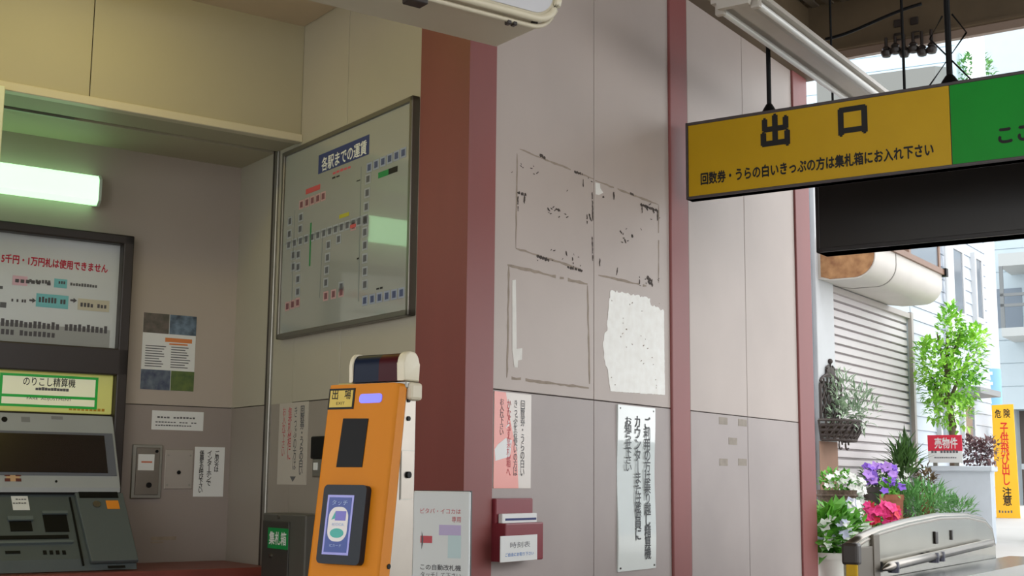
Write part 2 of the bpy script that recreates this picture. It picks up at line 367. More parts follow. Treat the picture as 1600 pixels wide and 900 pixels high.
# loose cables under the deck
ca = thing('cable', 'dark cable sagging under the canopy deck above the fluorescent fixture', 'cable', FBm, .5, -.3, 3.9)
b = MB(FBm)
pts = [FBm.hit(px, py, .35) for px, py in ((1290, 61), (1335, 54), (1380, 22), (1440, 6))]
def bez(p, n=24):
    out_ = []
    for k in range(n+1):
        t_ = k/n; c_ = [(1-t_)**3, 3*t_*(1-t_)**2, 3*t_*t_*(1-t_), t_**3]; out_.append((sum(a*q_[0] for a, q_ in zip(c_, p)), -.35, sum(a*q_[1] for a, q_ in zip(c_, p))))
    return out_
b.tube(bez(pts), .009, 6); b.build('strand', M['black'], ca, True)

# ------------------------------------------------------------------ exit sign
FG = Fr(FA.w(1.6, -.05, 0), 123.4)
SL, SR, SB, ST = .012, 2.3, 2.527, 2.887; X0 = FG.hit(1485, 200)[0]
t = thing('hanging_sign', 'long yellow and green exit sign hung on black rods above the passage', 'sign', FG, SL, .05, SB)
b = MB(FG); b.box(SL, SR, .004, .06, SB, ST); b.box(SL, SR, -.006, .06, SB, SB+.012, .002, 1); b.box(SL, SR, -.006, .06, ST-.014, ST, .002, 1); b.box(SL, SL+.010, -.006, .06, SB, ST)
b.build('frame', mat('sign_frame', (76, 69, 70), .45, .1), t)
b = MB(FG); b.box(SL+.012, X0, -.002, .01, SB+.012, ST-.014); b.build('yellow_panel', M['yellow'], t)
b = MB(FG); b.box(X0+.004, SR, -.002, .01, SB+.012, ST-.014); b.build('green_panel', M['green'], t)
b = MB(FG)
x0, x1, z0, z1 = FG.rect(.003, 1190, 1232, 183, 231); b.text('出', x0, x1, z0, z1, .003, bold=.045)
x0, x1, z0, z1 = FG.rect(.003, 1311, 1353, 171, 212); b.text('口', x0, x1, z0, z1, .003, bold=.045)
x0, x1, z0, z1 = FG.rect(.003, 1095, 1460, 272, 289); b.text('回数券・うらの白いきっぷの方は集札箱にお入れ下さい', x0, x1, z0, z1+.004, .003, bold=.036)
x0, x1, z0, z1 = FG.rect(.003, 1560, 1612, 202, 224); b.text('ここ', x0, x1, z0, z1, .003, bold=.04)
b.build('lettering', M['ink'], t)
def rod(px, y0, fr, out, zt, r, parent=None, brace=False, zbase=None):
    x, z = fr.hit(px, y0, out); b = MB(fr); zb_ = zbase or z
    b.tube([(x, -out, zb_), (x, -out, zt)], r, 8)
    b.lathe(x, -out, [(r*3.2, zb_-.002), (r*2.6, zb_+.012), (r*1.4, zb_+.035), (r, zb_+.04)], 10)
    if brace:
        for sg in (-1, 1): b.tube([(x+sg*.09, -out, zb_), (x-sg*.075, -out, zb_+.21), (x-sg*.02, -out, zb_+.3)], .004, 6)
    return b.build('rod', M['black'], parent, 'auto')
rod(1202, 168, FG, -.03, 4.0, .011, t, zbase=ST); rod(1484, 122, FG, -.03, 4.0, .013, t, True, ST)
# black display under it
FK = Fr(FA.w(2.2, -.05, 0), 124.19)
bl = FK.hit(1273, 300)[0]; z0 = FK.hit(1274.5, 394.8)[1]
t = thing('display_board', 'blank black display board hanging below and behind the exit sign', 'display', FK, bl, .05, z0)
b = MB(FK); b.box(bl, 2.2, .01, .14, z0, 2.78, .004, 1); b.box(bl, 2.2, 0, .14, z0, z0+.02, .002, 1); b.box(bl, bl+.018, 0, .14, z0, 2.78, .002, 1); b.box(bl, 2.2, 0, .14, 2.76, 2.78); b.build('casing', mat('display_case', (40, 37, 36), .4, .2), t)
b = MB(FK); b.box(bl+.018, 2.2, .004, .02, z0+.02, 2.76); b.build('screen', mat('black_screen', (36, 33, 30), .3), t)
rod(1413, 130, FK, -.07, 4.0, .007, t, zbase=2.78)
rod(1300, 120, FK, -.07, 4.0, .006, t, zbase=2.78)

# ------------------------------------------------------------------ twin-tube fixture along the wall
wht = mat('white_enamel', (184, 177, 166), .35, vary=.03); tubem = mat('unlit_tube', (222, 222, 218), .2)
t = thing('fluorescent_fixture', 'long white unlit twin-tube fluorescent fixture beside the wall above the exit sign', 'lamp', FA, 2, -.6, 3.15)
b = MB(FA); b.prism([(-.5, 3.165), (-.5, 3.185), (-.57, 3.24), (-.64, 3.24), (-.71, 3.185), (-.71, 3.165), (-.655, 3.165), (-.64, 3.15), (-.57, 3.15), (-.555, 3.165)], 'x', .95, 3.2)
b.build('reflector', wht, t)
for o in (-.528, -.682):
    b = MB(FA); b.tube([(1.0, o, 3.145), (3.15, o, 3.145)], .0145, 12); b.build('tube', tubem, t, 'auto')
    for s in (.985, 3.15):
        b = MB(FA); b.box(s-.015, s+.015, o-.02, o+.02, 3.122, 3.17, .006); b.build('socket', wht, t)
b = MB(FA); b.box(2.95, 3.03, -.64, -.05, 3.24, 3.262); b.box(2.95, 3.03, -.06, -.001, 3.2, 3.3); b.split('wall_bracket', wht, t)
b = MB(FA); b.prism([(-.53, 3.168), (-.68, 3.168), (-.67, 3.13), (-.54, 3.13)], 'x', .93, .955); b.build('end_plate', wht, t)

# ------------------------------------------------------------------ beige hanging light box over the hall
cv, bv = FC.x, -FC.y
zbx = 2.6
def cb(px, py):
    d = ray(px, py); p = EYE + d*((zbx-EYE.z)/d.z); return p @ cv, p @ bv
c1, bfar = cb(772, 76); c2, bnear = cb(838, 42); cend = c1; FBx = Fr(cv*cend + bv*bnear, CY)       # origin at the near right lower edge, y into = away from camera
dep = bnear-bfar; Lb = 1.9; Hb = .42
t = thing('light_box', 'beige hanging light box with rounded white face under the hall ceiling', 'light box', FBx, -Lb/2, dep/2, zbx)
b = MB(FBx); b.prism([(-.0, .012), (.02, 0), (dep-.02, 0), (dep, .015), (dep, Hb), (0, Hb)], 'x', -Lb, 0, .008)
b.fr = Fr(cv*cend + bv*bnear + Vector((0, 0, zbx)), CY); FBx2 = b.fr
b.build('casing', M['beige'], t)
rp = rr_pts(-Lb+.03, .045, .012, Hb+.02, .09, 8)
b = MB(FBx2); b.poly(rp, -.03, .03); b.build('face_rim', M['beige2'], t)
b = MB(FBx2); b.tube([(x, -.034, z) for x, z in rp], .012, 8, True); b.build('rim_bead', M['beige2'], t, True)
b = MB(FBx2); b.tube([(x*1, -.012, z-.012) for x, z in rr_pts(-Lb+.02, .051, .006, Hb+.025, .095, 8)], .008, 8, True); b.build('rim_groove', M['beige'], t, True)
b = MB(FBx2); b.poly(rr_pts(-Lb+.05, .027, .03, Hb, .075, 8), -.0335, .002); b.build('face_panel', mat('face_white', (205, 205, 208), .3), t)
b = MB(FBx2); b.box(-.14, .024, -.036, -.034, .085, .105); b.build('green_stripe', M['green'], t)
b = MB(FBx2)
for px, py in ((648, 3),): x, z = FBx2.hit(px, py, .02); b.box(x-.03, x+.03, -.045, -.0, z-.008, z+.008, .003, 1)
for px, py in ((797, 34), (806, 36), (838, 34)): x, z = FBx2.hit(px, py, .02); b.box(x-.007, x+.007, -.02, -.0, z-.006, z+.006, .002, 1)
b.split('clip', M['dkbrown'], t)
b = MB(FBx2)
for x in (-1.6, -.3): b.tube([(x, dep/2, Hb-.01), (x, dep/2, HC-zbx)], .012)
b.split('hanger', M['beige2'], t)

# unseen ceiling lamp, added to light the fascia a warm yellow
FL = Fr(FC.w(-1.2, -.62, 0), CY)
t = thing('unseen_ceiling_lamp', 'unseen slim ceiling lamp added to light the fascia a warm yellow', 'lamp', FL, 0, 0, HC)
b = MB(FL); b.box(-.65, .65, -.09, .09, HC-.05, HC, .006); b.build('body', wht, t)
b = MB(FL); b.prism([(-.075, HC-.05), (-.05, HC-.085), (.05, HC-.085), (.075, HC-.05)], 'x', -.62, .62); b.build('diffuser', M['clamp'], t)

# ------------------------------------------------------------------ alcove lamp
xr, zt = FD.hit(160, 275, .09); zb_ = FD.hit(155, 320, .09)[1]; zt0 = FD.hit(0, 252, .09)[1]
t = thing('wall_lamp', 'glowing greenish-white fluorescent wall lamp over the brown framed notice', 'lamp', FD, xr-.6, 0, zb_)
b = MB(FD); b.box(xr-1.25, xr-.02, -.03, 0, zb_+.02, zt-.01); b.build('back_plate', wht, t)
b = MB(FD); b.prism([(-.0, zb_+.012), (-.07, zb_), (-.09, zb_+.02), (-.09, zt-.02), (-.075, zt), (-.0, zt)], 'x', xr-1.25, xr-.012, .004); b.build('diffuser', M['lamp'], t, 'auto')
b = MB(FD); b.prism([(-.0, zb_+.008), (-.07, zb_-.004), (-.094, zb_+.018), (-.094, zt-.018), (-.075, zt+.004), (-.0, zt+.004)], 'x', xr-.012, xr); b.build('end_cap', mat('pale_green_cap', (200, 215, 200), .3), t)

# bright hanging plate at the left edge
x1, z1 = FC.hit(7, 136, .06); z0 = FC.hit(4, 348, .06)[1]
t = thing('hanging_plate', 'pale white signboard edge hanging under the fascia at the far left', 'sign', FC, x1-.3, -.06, z0)
b = MB(FC); b.box(x1-.62, x1, -.075, -.045, z0, z1, .003, 1); b.build('board', mat('pale_board', (228, 232, 205), .4), t)
b = MB(FC); b.tube([(x1-.1, -.06, z1), (x1-.1, -.06, HC)], .006); b.tube([(x1-.5, -.06, z1), (x1-.5, -.06, HC)], .006); b.split('hanger', M['alu'], t)

# ------------------------------------------------------------------ brown framed notice above the fare machine
fo = .07
fx1, fz1 = FD.hit(211, 369, fo); fx0 = fx1-1.15; px1, pz1 = FD.hit(188, 384, .02); pz0 = FD.hit(181, 546, .02)[1]
hx1 = FD.hit(177, 600, .03)[0]; hz1 = FD.hit(100, 583, .03)[1]; hz0 = FD.hit(100, 645, .03)[1]
t = thing('framed_notice', 'dark brown frame with a banknote notice above the fare adjustment machine', 'notice', FD, fx0+.5, 0, .9)
b = MB(FD)
b.box(px1, fx1, -fo, 0, .86, fz1, .006); b.box(fx0, fx0+.06, -fo, 0, .86, fz1, .006); b.box(fx0, fx1, -fo, 0, pz1, fz1, .006); b.box(fx0, fx1, -fo, 0, hz1, pz0, .006); b.box(fx0+.05, px1, -.004, 0, .9, fz1-.02)
b.build('frame', M['dkbrown'], t)
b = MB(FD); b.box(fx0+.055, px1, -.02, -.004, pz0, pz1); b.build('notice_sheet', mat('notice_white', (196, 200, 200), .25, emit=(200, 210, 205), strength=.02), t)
o_ = .0215
def dtext(b, s, l, r, tp, bt, fr=FD, out=o_, **k): x0, x1, z0, z1 = fr.rect(out, l, r, tp, bt); b.text(s, x0, x1, z0, z1, out, **k)
def drect(b, l, r, tp, bt, fr=FD, out=o_, th=.0005): x0, x1, z0, z1 = fr.rect(out, l, r, tp, bt); b.box(x0, x1, -out, -out+th, z0, z1)
def bars(b, l, r, tp, bt, fr=FD, out=o_, n=8, dens=.75):        # a line of print too small to read
    x0, x1, z0, z1 = fr.rect(out, l, r, tp, bt); st = (x1-x0)/n; own = b; b = MB(own.fr); own.subs.append(b)
    for k in range(n):
        if random.random() < .92: a = x0+k*st; h = random.uniform(.72, 1); b.box(a, a+st*dens, -out, -out+.0004, z0, z0+(z1-z0)*h)
b = MB(FD); dtext(b, '5千円・1万円札は使用できません', 3, 169, 396, 410, bold=.03); b.build('red_lettering', M['inkr'], t)
b = MB(FD); drect(b, 20, 43, 430, 445); b.build('pink_box', mat('pale_pink', (214, 176, 190), .6), t)
tq = mat('pale_teal', (118, 190, 196), .6)
b = MB(FD); drect(b, 85, 105, 435, 449); drect(b, 57, 107, 458, 479); b.build('teal_box', tq, t)
b = MB(FD); drect(b, 122, 171, 466, 484); b.build('cream_box', mat('pale_cream', (196, 190, 170), .6), t)
b = MB(FD); drect(b, -200, 172, 488, 536); b.build('grey_box', mat('pale_grey', (158, 160, 158), .6), t)
b = MB(FD)
for l, r, tp, bt, n in ((-160, 16, 432, 437, 20), (46, 80, 435, 441, 7), (110, 153, 441, 446, 10), (-150, 14, 458, 468, 12)): bars(b, l, r, tp, bt, n=n)
b.build('small_print', M['inkg'], t)
b = MB(FD)
for l, r, tp, bt, n in ((24, 82, 435, 441, 7), (18, 42, 466, 471, 6), (61, 104, 463, 472, 9), (88, 103, 438, 443, 4), (126, 168, 472, 479, 8), (2, 170, 497, 509, 24), (2, 88, 513, 522, 12)): bars(b, l, r, tp, bt, out=o_+.0007, n=n, dens=.7)
for l in (46, 110): x0, x1, z0, z1 = FD.rect(o_, l, l+9, 466, 472); b.box(x0, x1-.01, -o_-.0003, -o_, z0+.004, z1-.004); b.poly([(x1-.012, z0-.003), (x1+.004, (z0+z1)/2), (x1-.012, z1+.003)], -o_-.0003, .0003)
b.build('bold_print', mat('soft_ink', (84, 82, 86), .7), t)

# ------------------------------------------------------------------ fare adjustment machine
mx1 = hx1; mx0 = mx1-.86
CT = FD.hit(208, 890, .4)[1]
t = thing('fare_machine', 'grey fare adjustment machine with dark screen on the red-brown counter', 'machine', FD, mx0+.43, -.2, CT)
zA = FD.hit(177, 651, .04)[1]; zB = FD.hit(190, 762, .2)[1]
zC = FD.hit(187, 772, .2)[1]
b = MB(FD); b.prism([(-.05, zA), (-.2, zB), (-.2, zB-.02), (0, zB-.02), (0, zA)], 'x', mx0, mx1, .006); b.build('monitor_housing', M['machine'], t)
sl = (Vector((0, -.05, zA))-Vector((0, -.2, zB))).normalized(); up = FD.x*0 + FD.y*sl.y + FD.z*sl.z; nn = up.cross(FD.x) * -1
FT = Fr(FD.w(0, -.2, zB), axes=(FD.x.copy(), FD.x.cross(up)*-1, up))
if FT.y @ FD.y < 0: FT = Fr(FD.w(0, -.2, zB), axes=(FD.x.copy(), FD.x.cross(up), up))
b = MB(FT); x0, x1, z0, z1 = FT.rect(.001, 3, 172, 677, 738); L0 = x1-.72; b.prism([(L0-.02, z0-.012), (x1+.018, z0-.012), (x1+.018, z1+.012), (L0-.02, z1+.012)], 'y', -.004, .0); b.build('bezel', mat('bezel_grey', (98, 102, 112), .4), t)
b = MB(FT); b.box(L0, x1-.02, -.006, -.0035, z0, z1); b.build('screen', M['screen'], t)
b = MB(FT); x, z = FT.hit(7, 655, .002); b.disc(x, z, .012, -.003, .003); x, z = FT.hit(88, 752, .002); b.disc(x, z, .005, -.003, .003); b.split('button', M['black'], t)
b = MB(FT); drect(b, 33, 47, 651, 659, FT, .001); drect(b, 80, 98, 650, 655, FT, .001); b.split('small_label', mat('label_grey', (128, 130, 130), .5), t)
b = MB(FT); drect(b, 9, 31, 739, 752, FT, .002); b.build('sticker', mat('sticker_tan', (196, 160, 120), .5), t)
b = MB(FT); x0, x1, z0, z1 = FT.rect(.003, 12, 28, 741, 750); cx, cz = (x0+x1)/2, (z0+z1)/2
for sx in (-1, 1):
    for sz in (-1, 1): b.box(cx+sx*.022-.011, cx+sx*.022+.011, -.003, -.0022, cz+sz*.012-.007, cz+sz*.012+.007)
b.split('sticker_mark', mat('sticker_brown', (96, 40, 34), .5), t)
# lower body, leaning out
b = MB(FD); b.prism([(-.18, zC), (-.40, CT+.05), (-.42, CT+.003), (0, CT+.003), (0, zC)], 'x', mx0-.03, mx1+.012, .006); b.build('lower_body', M['machdk'], t)
b = MB(FD); b.box(mx0-.01, mx1, -.19, -.02, zC-.002, zB-.018); b.build('gap_strip', M['black'], t)
a = Vector((-.18, zC)); c = Vector((-.40, CT+.05)); d = (a-c).normalized(); up = FD.y*d.x + FD.z*d.y
FT2 = Fr(FD.w(0, -.40, CT+.05), axes=(FD.x.copy(), FD.x.cross(up)*-1, up))
if FT2.y @ FD.y < 0: FT2 = Fr(FT2.o, axes=(FD.x.copy(), FD.x.cross(up), up))
b = MB(FT2); x0, x1, z0, z1 = FT2.rect(.01, 120, 190, 772, 880); b.prism([(x0, z0), (mx1+.01, z0), (mx1+.01, z1), (x0-.01, z1)], 'y', -.02, .0, .004); b.build('coin_block', mat('coin_block_grey', (86, 94, 94), .45), t)
b = MB(FT2); drect(b, 122, 184, 766, 778, FT2, .0215); b.build('coin_visor', M['black'], t)
b = MB(FT2); x, z = FT2.hit(151, 788, .022); b.disc(x, z, .016, -.026, .006); b.build('coin_chute', M['steel'], t)
b = MB(FT2); drect(b, 165, 186, 782, 795, FT2, .0225, .001); b.build('orange_label', mat('orange_label', (226, 140, 40), .5), t)
b = MB(FT2); drect(b, 17, 45, 775, 797, FT2, .002, .001); b.build('paper_label', M['white'], t)
b = MB(FT2); bars(b, 20, 42, 779, 781, FT2, .0032, 5); bars(b, 20, 42, 785, 787, FT2, .0032, 5); b.build('label_print', M['inkg'], t)
b = MB(FT2)
for l, r, tp, bt in ((14, 50, 812, 830), (66, 106, 802, 831), (-110, 108, 839, 845), (8, 32, 861, 865)): drect(b, l, r, tp, bt, FT2, .003, .002)
for k in range(4): l = 67+k*10; drect(b, l, l+6, 860, 866, FT2, .003, .002)
b.split('slot', M['black'], t)
b = MB(FT2); drect(b, 66, 106, 798, 802, FT2, .012, .012); drect(b, 12, 52, 806, 812, FT2, .012, .012); drect(b, -110, 116, 848, 851, FT2, .012, .012); b.split('slot_lip', mat('lip_grey', (96, 106, 106), .4), t)
b = MB(FT2); x0, x1, z0, z1 = FT2.rect(.0, 110, 118, 778, 885); b.box(x0, x1, -.006, 0, z0, z1); b.build('side_groove', M['black'], t)
b = MB(FT2); drect(b, 168, 196, 884, 888, FT2, .022, .001); b.build('badge', M['black'], t)
# lit header
t = thing('machine_header', 'lit yellow-green header panel reading fare adjustment above the machine screen', 'lit sign', FD, mx0+.4, 0, hz0)
b = MB(FD); b.box(mx0, mx1-.002, -.034, -.004, hz0, hz1, .003, 1); b.build('light_panel', mat('header_glow', (190, 190, 110), .3, emit=(226, 222, 120), strength=.17), t)
hg = mat('header_green', (20, 150, 50), .3, emit=(20, 190, 60), strength=.16)
hw = mat('header_white', (220, 220, 190), .3, emit=(240, 240, 200), strength=.22)
b = MB(FD); x0, x1, z0, z1 = FD.rect(.035, 2, 153, 582, 634); xl = x0-.004; b.box(xl, x1, -.0352, -.034, z0, z1); b.build('green_border', hg, t)
zm = z0+(z1-z0)*.33
b = MB(FD); b.box(xl+.012, x1-.012, -.0362, -.0351, zm+.006, z1-.011); b.box(xl+.012, x1-.012, -.0362, -.0351, z0+.011, zm-.006); b.build('white_field', hw, t)
b = MB(FD); dtext(b, 'のりこし精算機', 37, 118, 588, 602, out=.0368, bold=.01); dtext(b, 'FARE  ADJUSTMENT', 42, 112, 620, 625, out=.0368); b.build('lettering', M['ink'], t)
b = MB(FD); bars(b, 46, 108, 604, 609, out=.0368, n=13, dens=.9); b.build('small_print', M['inkg'], t)
b = MB(FD); bars(b, 108, 165, 636, 641, out=.0348, n=9); b.build('orange_print', mat('orange_ink', (190, 140, 30), .6), t)
# counter
b = MB(FD); b.box(-3.05, -.006, -.5, -.002, CT-.04, CT, .006); b.box(-3.05, -.006, -.44, -.002, 0, CT-.04)
o = b.build('ticket_counter', M['counter']); o['label'] = 'red-brown counter along the alcove under the fare machine'; o['category'] = 'counter'

# ------------------------------------------------------------------ papers and boxes on the alcove back wall
t = thing('poster', 'colour poster with photographs at top and bottom beside the brown frame', 'poster', FD, -.3, 0, 1.65)
x0, x1, z0, z1 = FD.rect(.002, 225, 305, 488, 608); W_ = x1-x0; Hh = z1-z0
b = MB(FD); b.box(x0, x1, -.002, 0, z0, z1); b.build('sheet', M['white'], t)
ph = [((.0, .48, .74, 1), (70, 72, 58), (110, 96, 90)), ((.49, 1, .74, 1), (120, 140, 160), (60, 72, 84)), ((0, .55, 0, .26), (52, 60, 88), (110, 120, 130)), ((.56, 1, 0, .26), (70, 92, 54), (104, 120, 60))]
for (a, b2, c2_, d2), ca_, cb_ in ph:
    b = MB(FD); b.box(x0+W_*a, x0+W_*b2, -.0028, -.0018, z0+Hh*c2_, z0+Hh*d2); b.build('photo', mat('photo_print', ca_, .4, rgb2=cb_, scale=26), t)
b = MB(FD); b.box(x0+W_*.42, x0+W_*.93, -.0028, -.0018, z0+Hh*.635, z0+Hh*.69); b.box(x0+W_*.5, x0+W_*.85, -.0028, -.0018, z0+Hh*.60, z0+Hh*.62); b.build('orange_heading', mat('orange_print', (216, 130, 70), .6), t)
b = MB(FD)
for k in range(9):
    for a in (.06, .54): 
        b.box(x0+W_*a, x0+W_*(a+random.uniform(.25, .4)), -.0026, -.0018, z0+Hh*(.30+.033*k), z0+Hh*(.312+.033*k))
b.build('small_print', M['inkg'], t)
t = thing('notice', 'small white landscape notice above the steel intercom and blank plate', 'notice', FD, -.2, 0, 1.5)
x0, x1, z0, z1 = FD.rect(.002, 238, 318, 641, 671); b = MB(FD); b.box(x0, x1, -.0015, 0, z0, z1); b.build('sheet', M['white'], t)
b = MB(FD); bars(b, 246, 306, 650, 653, out=.002, n=12); bars(b, 243, 308, 658, 660, out=.002, n=14); bars(b, 243, 300, 663, 665, out=.002, n=14); b.build('small_print', M['inkg'], t)
t = thing('intercom', 'recessed stainless intercom panel left of the blank plate', 'intercom', FD, -.25, 0, 1.2)
x0, x1, z0, z1 = FD.rect(.012, 208, 253, 694, 779)
b = MB(FD); b.box(x0, x1, -.012, 0, z0, z1, .003, 1); b.build('frame', M['alu'], t)
b = MB(FD); b.box(x0+.016, x1-.014, -.016, -.01, z0+.016, z1-.014, .002, 1); b.build('plate', M['steel'], t)
b = MB(FD); b.box(x0+.025, x0+.10, -.0175, -.016, z0+(z1-z0)*.52, z0+(z1-z0)*.82); b.build('label', M['white'], t)
b = MB(FD); b.box(x0+.04, x0+.09, -.0182, -.0174, z0+(z1-z0)*.66, z0+(z1-z0)*.69); b.build('label_stripe', mat('label_red', (200, 110, 80), .6), t)
b = MB(FD); b.disc(x0+.08, z0+.06, .012, -.022, .006); b.disc(x1-.03, z1-.03, .007, -.02, .004); b.split('button', M['black'], t)
t = thing('blank_plate', 'plain grey metal cover plate with screws between intercom and vertical notice', 'cover plate', FD, -.15, 0, 1.2)
x0, x1, z0, z1 = FD.rect(.004, 259, 301, 702, 764); b = MB(FD); b.box(x0, x1, -.005, 0, z0, z1, .002, 1); b.build('plate', mat('plate_grey', (176, 168, 160), .4, .3), t)
b = MB(FD)
for a, c in ((.1, .1), (.9, .1), (.1, .85), (.9, .85)): b.disc(x0+(x1-x0)*a, z0+(z1-z0)*c, .005, -.0065, .002, n=8)
b.split('screw', M['alu'], t)
b = MB(FD); b.disc((x0+x1)/2, z0+(z1-z0)*.42, .009, -.009, .005, n=12); b.build('keyhole', M['black'], t)
t = thing('notice', 'white vertical notice beside the blank plate in the alcove corner', 'notice', FD, -.05, 0, 1.2)
x0, x1, z0, z1 = FD.rect(.002, 305, 350, 698, 776); b = MB(FD); b.box(x0, x1, -.0015, 0, z0, z1); b.build('sheet', M['white'], t)
b = MB(FD); w3 = (x1-x0)
for k, (a, zt_, zb2, s) in enumerate(((.66, .93, .5, 'ご用の方は'), (.42, .93, .22, 'インターホンで'), (.16, .93, .08, '係員をお呼び下さい'))): b.text(s, x0+w3*a, x0+w3*(a+.15), z0+(z1-z0)*zb2, z0+(z1-z0)*zt_, .0022, True, bold=.02)
b.build('lettering', M['ink'], t)

# ------------------------------------------------------------------ fare map
t = thing('fare_map', 'large framed white fare map with station blocks on the wall left of the red column', 'map', FB, -1, 0, 1.85)
x0, z1 = FB.hit(442.5, 246.5, .03); x1 = FB.hit(643, 300, .03)[0]; z1 = 2.70; z0 = 1.853
frm = mat('map_frame', (122, 118, 108), .35, .6)
b = MB(FB); f = .022
for a in ((x0, x1, z0, z0+f), (x0, x1, z1-f, z1), (x0, x0+f, z0, z1), (x1-f, x1, z0, z1)): b.box(a[0], a[1], -.035, 0, a[2], a[3], .003, 1)
b.build('frame', frm, t)
b = MB(FB); b.box(x0+f, x1-f, -.026, 0, z0+f, z1-f); b.build('sheet', mat('map_sheet', (158, 160, 154), .05, vary=.01, spec=.5, coat=1.0), t)
mo = .0265
b = MB(FB); drect(b, 498, 576, 243, 272, FB, mo); b.build('title_panel', M['inkb'], t)
b = MB(FB); dtext(b, '各駅までの運賃', 503, 572, 247, 268, FB, mo+.001, bold=.02); b.build('title_lettering', M['white'], t)
# station blocks: (x px, y px) runs read off the map
blk, rd, bu, gr, yl = [], [], [], [], []
def run(lst, x0_, y0_, x1_, y1_, n):
    for k in range(n): u = k/max(1, n-1); lst.append((x0_+(x1_-x0_)*u, y0_+(y1_-y0_)*u))
run(bu, 577, 262, 630, 239, 6); run(blk, 575, 280, 571, 345, 4); run(blk, 451, 383, 570, 343, 14)
run(blk, 570, 363, 570, 445, 5); run(bu, 570, 470, 627, 458, 6); run(rd, 471, 320, 505, 307, 5); run(blk, 470, 340, 469, 358, 2); run(blk, 453, 346, 452, 366, 2)
run(blk, 466, 398, 465, 456, 4); run(rd, 449, 479, 465, 473, 3); run(blk, 513, 383, 509, 442, 4); run(rd, 509, 463, 533, 457, 3); run(blk, 529, 374, 529, 374, 1); run(blk, 533, 448, 533, 448, 1); run(blk, 458, 399, 458, 417, 2); run(rd, 552, 353, 552, 353, 1)
def blocks(lst, m_, name, s=.019):
    b = MB(FB)
    for px, py in lst:
        x, z = FB.hit(px, py, mo); b.box(x-s, x+s, -mo-.0006, -mo, z-s*.9, z+s*.9)
    b.build(name, m_, t)
def outl(lst, m_, name, s=.024):
    b = MB(FB)
    for px, py in lst: x, z = FB.hit(px, py, mo); b.box(x-s, x+s, -mo-.0003, -mo, z-s*.85, z+s*.95)
    b.build(name, m_, t)
for lst, pale, ink_ in ((blk, mat('station_pale', (156, 160, 166), .6), mat('station_ink', (92, 92, 98), .6)), (bu, mat('station_palblue', (150, 158, 176), .6), mat('station_blue', (76, 84, 118), .6)), (rd, mat('station_pink', (186, 150, 150), .6), mat('station_red', (120, 76, 84), .6))):
    for px, py in lst:
        x, z = FB.hit(px, py, mo); b = MB(FB); b.box(x-.022, x+.022, -mo-.0003, -mo, z-.019, z+.021); b.mi = 1; b.box(x-.013, x+.013, -mo-.0006, -mo, z-.012, z+.014); b.build('station_tile', [pale, ink_], t)
b = MB(FB)
for (pa, pb, w_) in (((449, 384), (571, 344), .006), ((573, 262), (569, 472), .006), ((469, 330), (464, 476), .005), ((513, 366), (508, 466), .005)): strip(b, FB, pa, pb, w_, mo+.0003)
b.build('route_line', mat('route_grey', (128, 134, 132), .6), t)
b = MB(FB); drect(b, 591, 607, 270, 279, FB, mo+.0004); x0_, z0_ = FB.hit(486, 348, mo); _, z9 = FB.hit(486, 415, mo); b.box(x0_-.006, x0_+.006, -mo-.0005, -mo, z9, z0_); b.build('green_mark', mat('map_green', (38, 132, 70), .6), t)
b = MB(FB); drect(b, 607, 621, 264, 273, FB, mo+.0004); b.build('dark_mark', M['ink'], t)
b = MB(FB); drect(b, 478, 500, 296, 304, FB, mo+.0004); drect(b, 547, 556, 352, 357, FB, mo+.0007); b.build('red_mark', mat('map_red', (196, 84, 84), .6), t)
b = MB(FB); drect(b, 530, 545, 336, 342, FB, mo+.0004); b.build('yellow_mark', mat('map_yellow', (178, 172, 50), .6), t)
b = MB(FB); bars(b, 520, 555, 269, 273, FB, mo+.0004, 6); b.build('red_print', M['inkpale'], t)
b = MB(FB); bars(b, 519, 532, 277, 280, FB, mo+.0004, 2); bars(b, 557, 565, 282, 284, FB, mo+.0004, 1); bars(b, 553, 562, 404, 407, FB, mo+.0004, 2); bars(b, 588, 599, 450, 453, FB, mo+.0004, 2); b.build('small_print', M['ink'], t)

# lower part of that wall
t = thing('notice', 'faded red and black vertical notice with arrow on the wall behind the orange reader', 'notice', FB, -1.4, 0, 1.2)
x0, x1, z0, z1 = FB.rect(.002, 437, 480, 631, 757); b = MB(FB); b.box(x0, x1, -.0015, 0, z0, z1); b.build('sheet', mat('dull_sheet', (186, 178, 168), .4), t)
W_, Hh = x1-x0, z1-z0
b = MB(FB); b.text('回数券・うらの白い', x0+W_*.74, x0+W_*.88, z0+Hh*.12, z0+Hh*.95, .0022, True, bold=.02); b.text('きっぷの方は', x0+W_*.52, x0+W_*.64, z0+Hh*.18, z0+Hh*.95, .0022, True); b.poly([(x0+W_*.45, z0+Hh*.1), (x0+W_*.65, z0+Hh*.1), (x0+W_*.55, z0+Hh*.035)], -.0022, .0004); b.build('lettering', M['inkg'], t)
b = MB(FB); b.text('集札箱に', x0+W_*.32, x0+W_*.45, z0+Hh*.3, z0+Hh*.95, .0022, True); b.text('お入れ下さい', x0+W_*.12, x0+W_*.24, z0+Hh*.35, z0+Hh*.95, .0022, True); b.build('red_lettering', M['inkpale'], t)
t = thing('collection_box', 'dark grey ticket collection box with green label at the foot of the map wall', 'box', FB, -1.4, -.1, 0)
x0, x1, z0, z1 = FB.rect(.14, 411, 476, 801, 900)
b = MB(FB); b.box(x0, x1, -.14, -.001, 0, z1, .006); b.build('body', mat('box_dark', (92, 90, 84), .4, .2), t)
b = MB(FB); b.box(x0+.015, x0+(x1-x0)*.66, -.147, -.138, .3, z1-.03, .004); b.build('door', mat('box_darker', (64, 62, 58), .4, .2), t)
b = MB(FB); drect(b, 419, 449, 824, 856, FB, .15, .004); o = b.build('label_plate', mat('label_green', (20, 140, 70), .4), t)
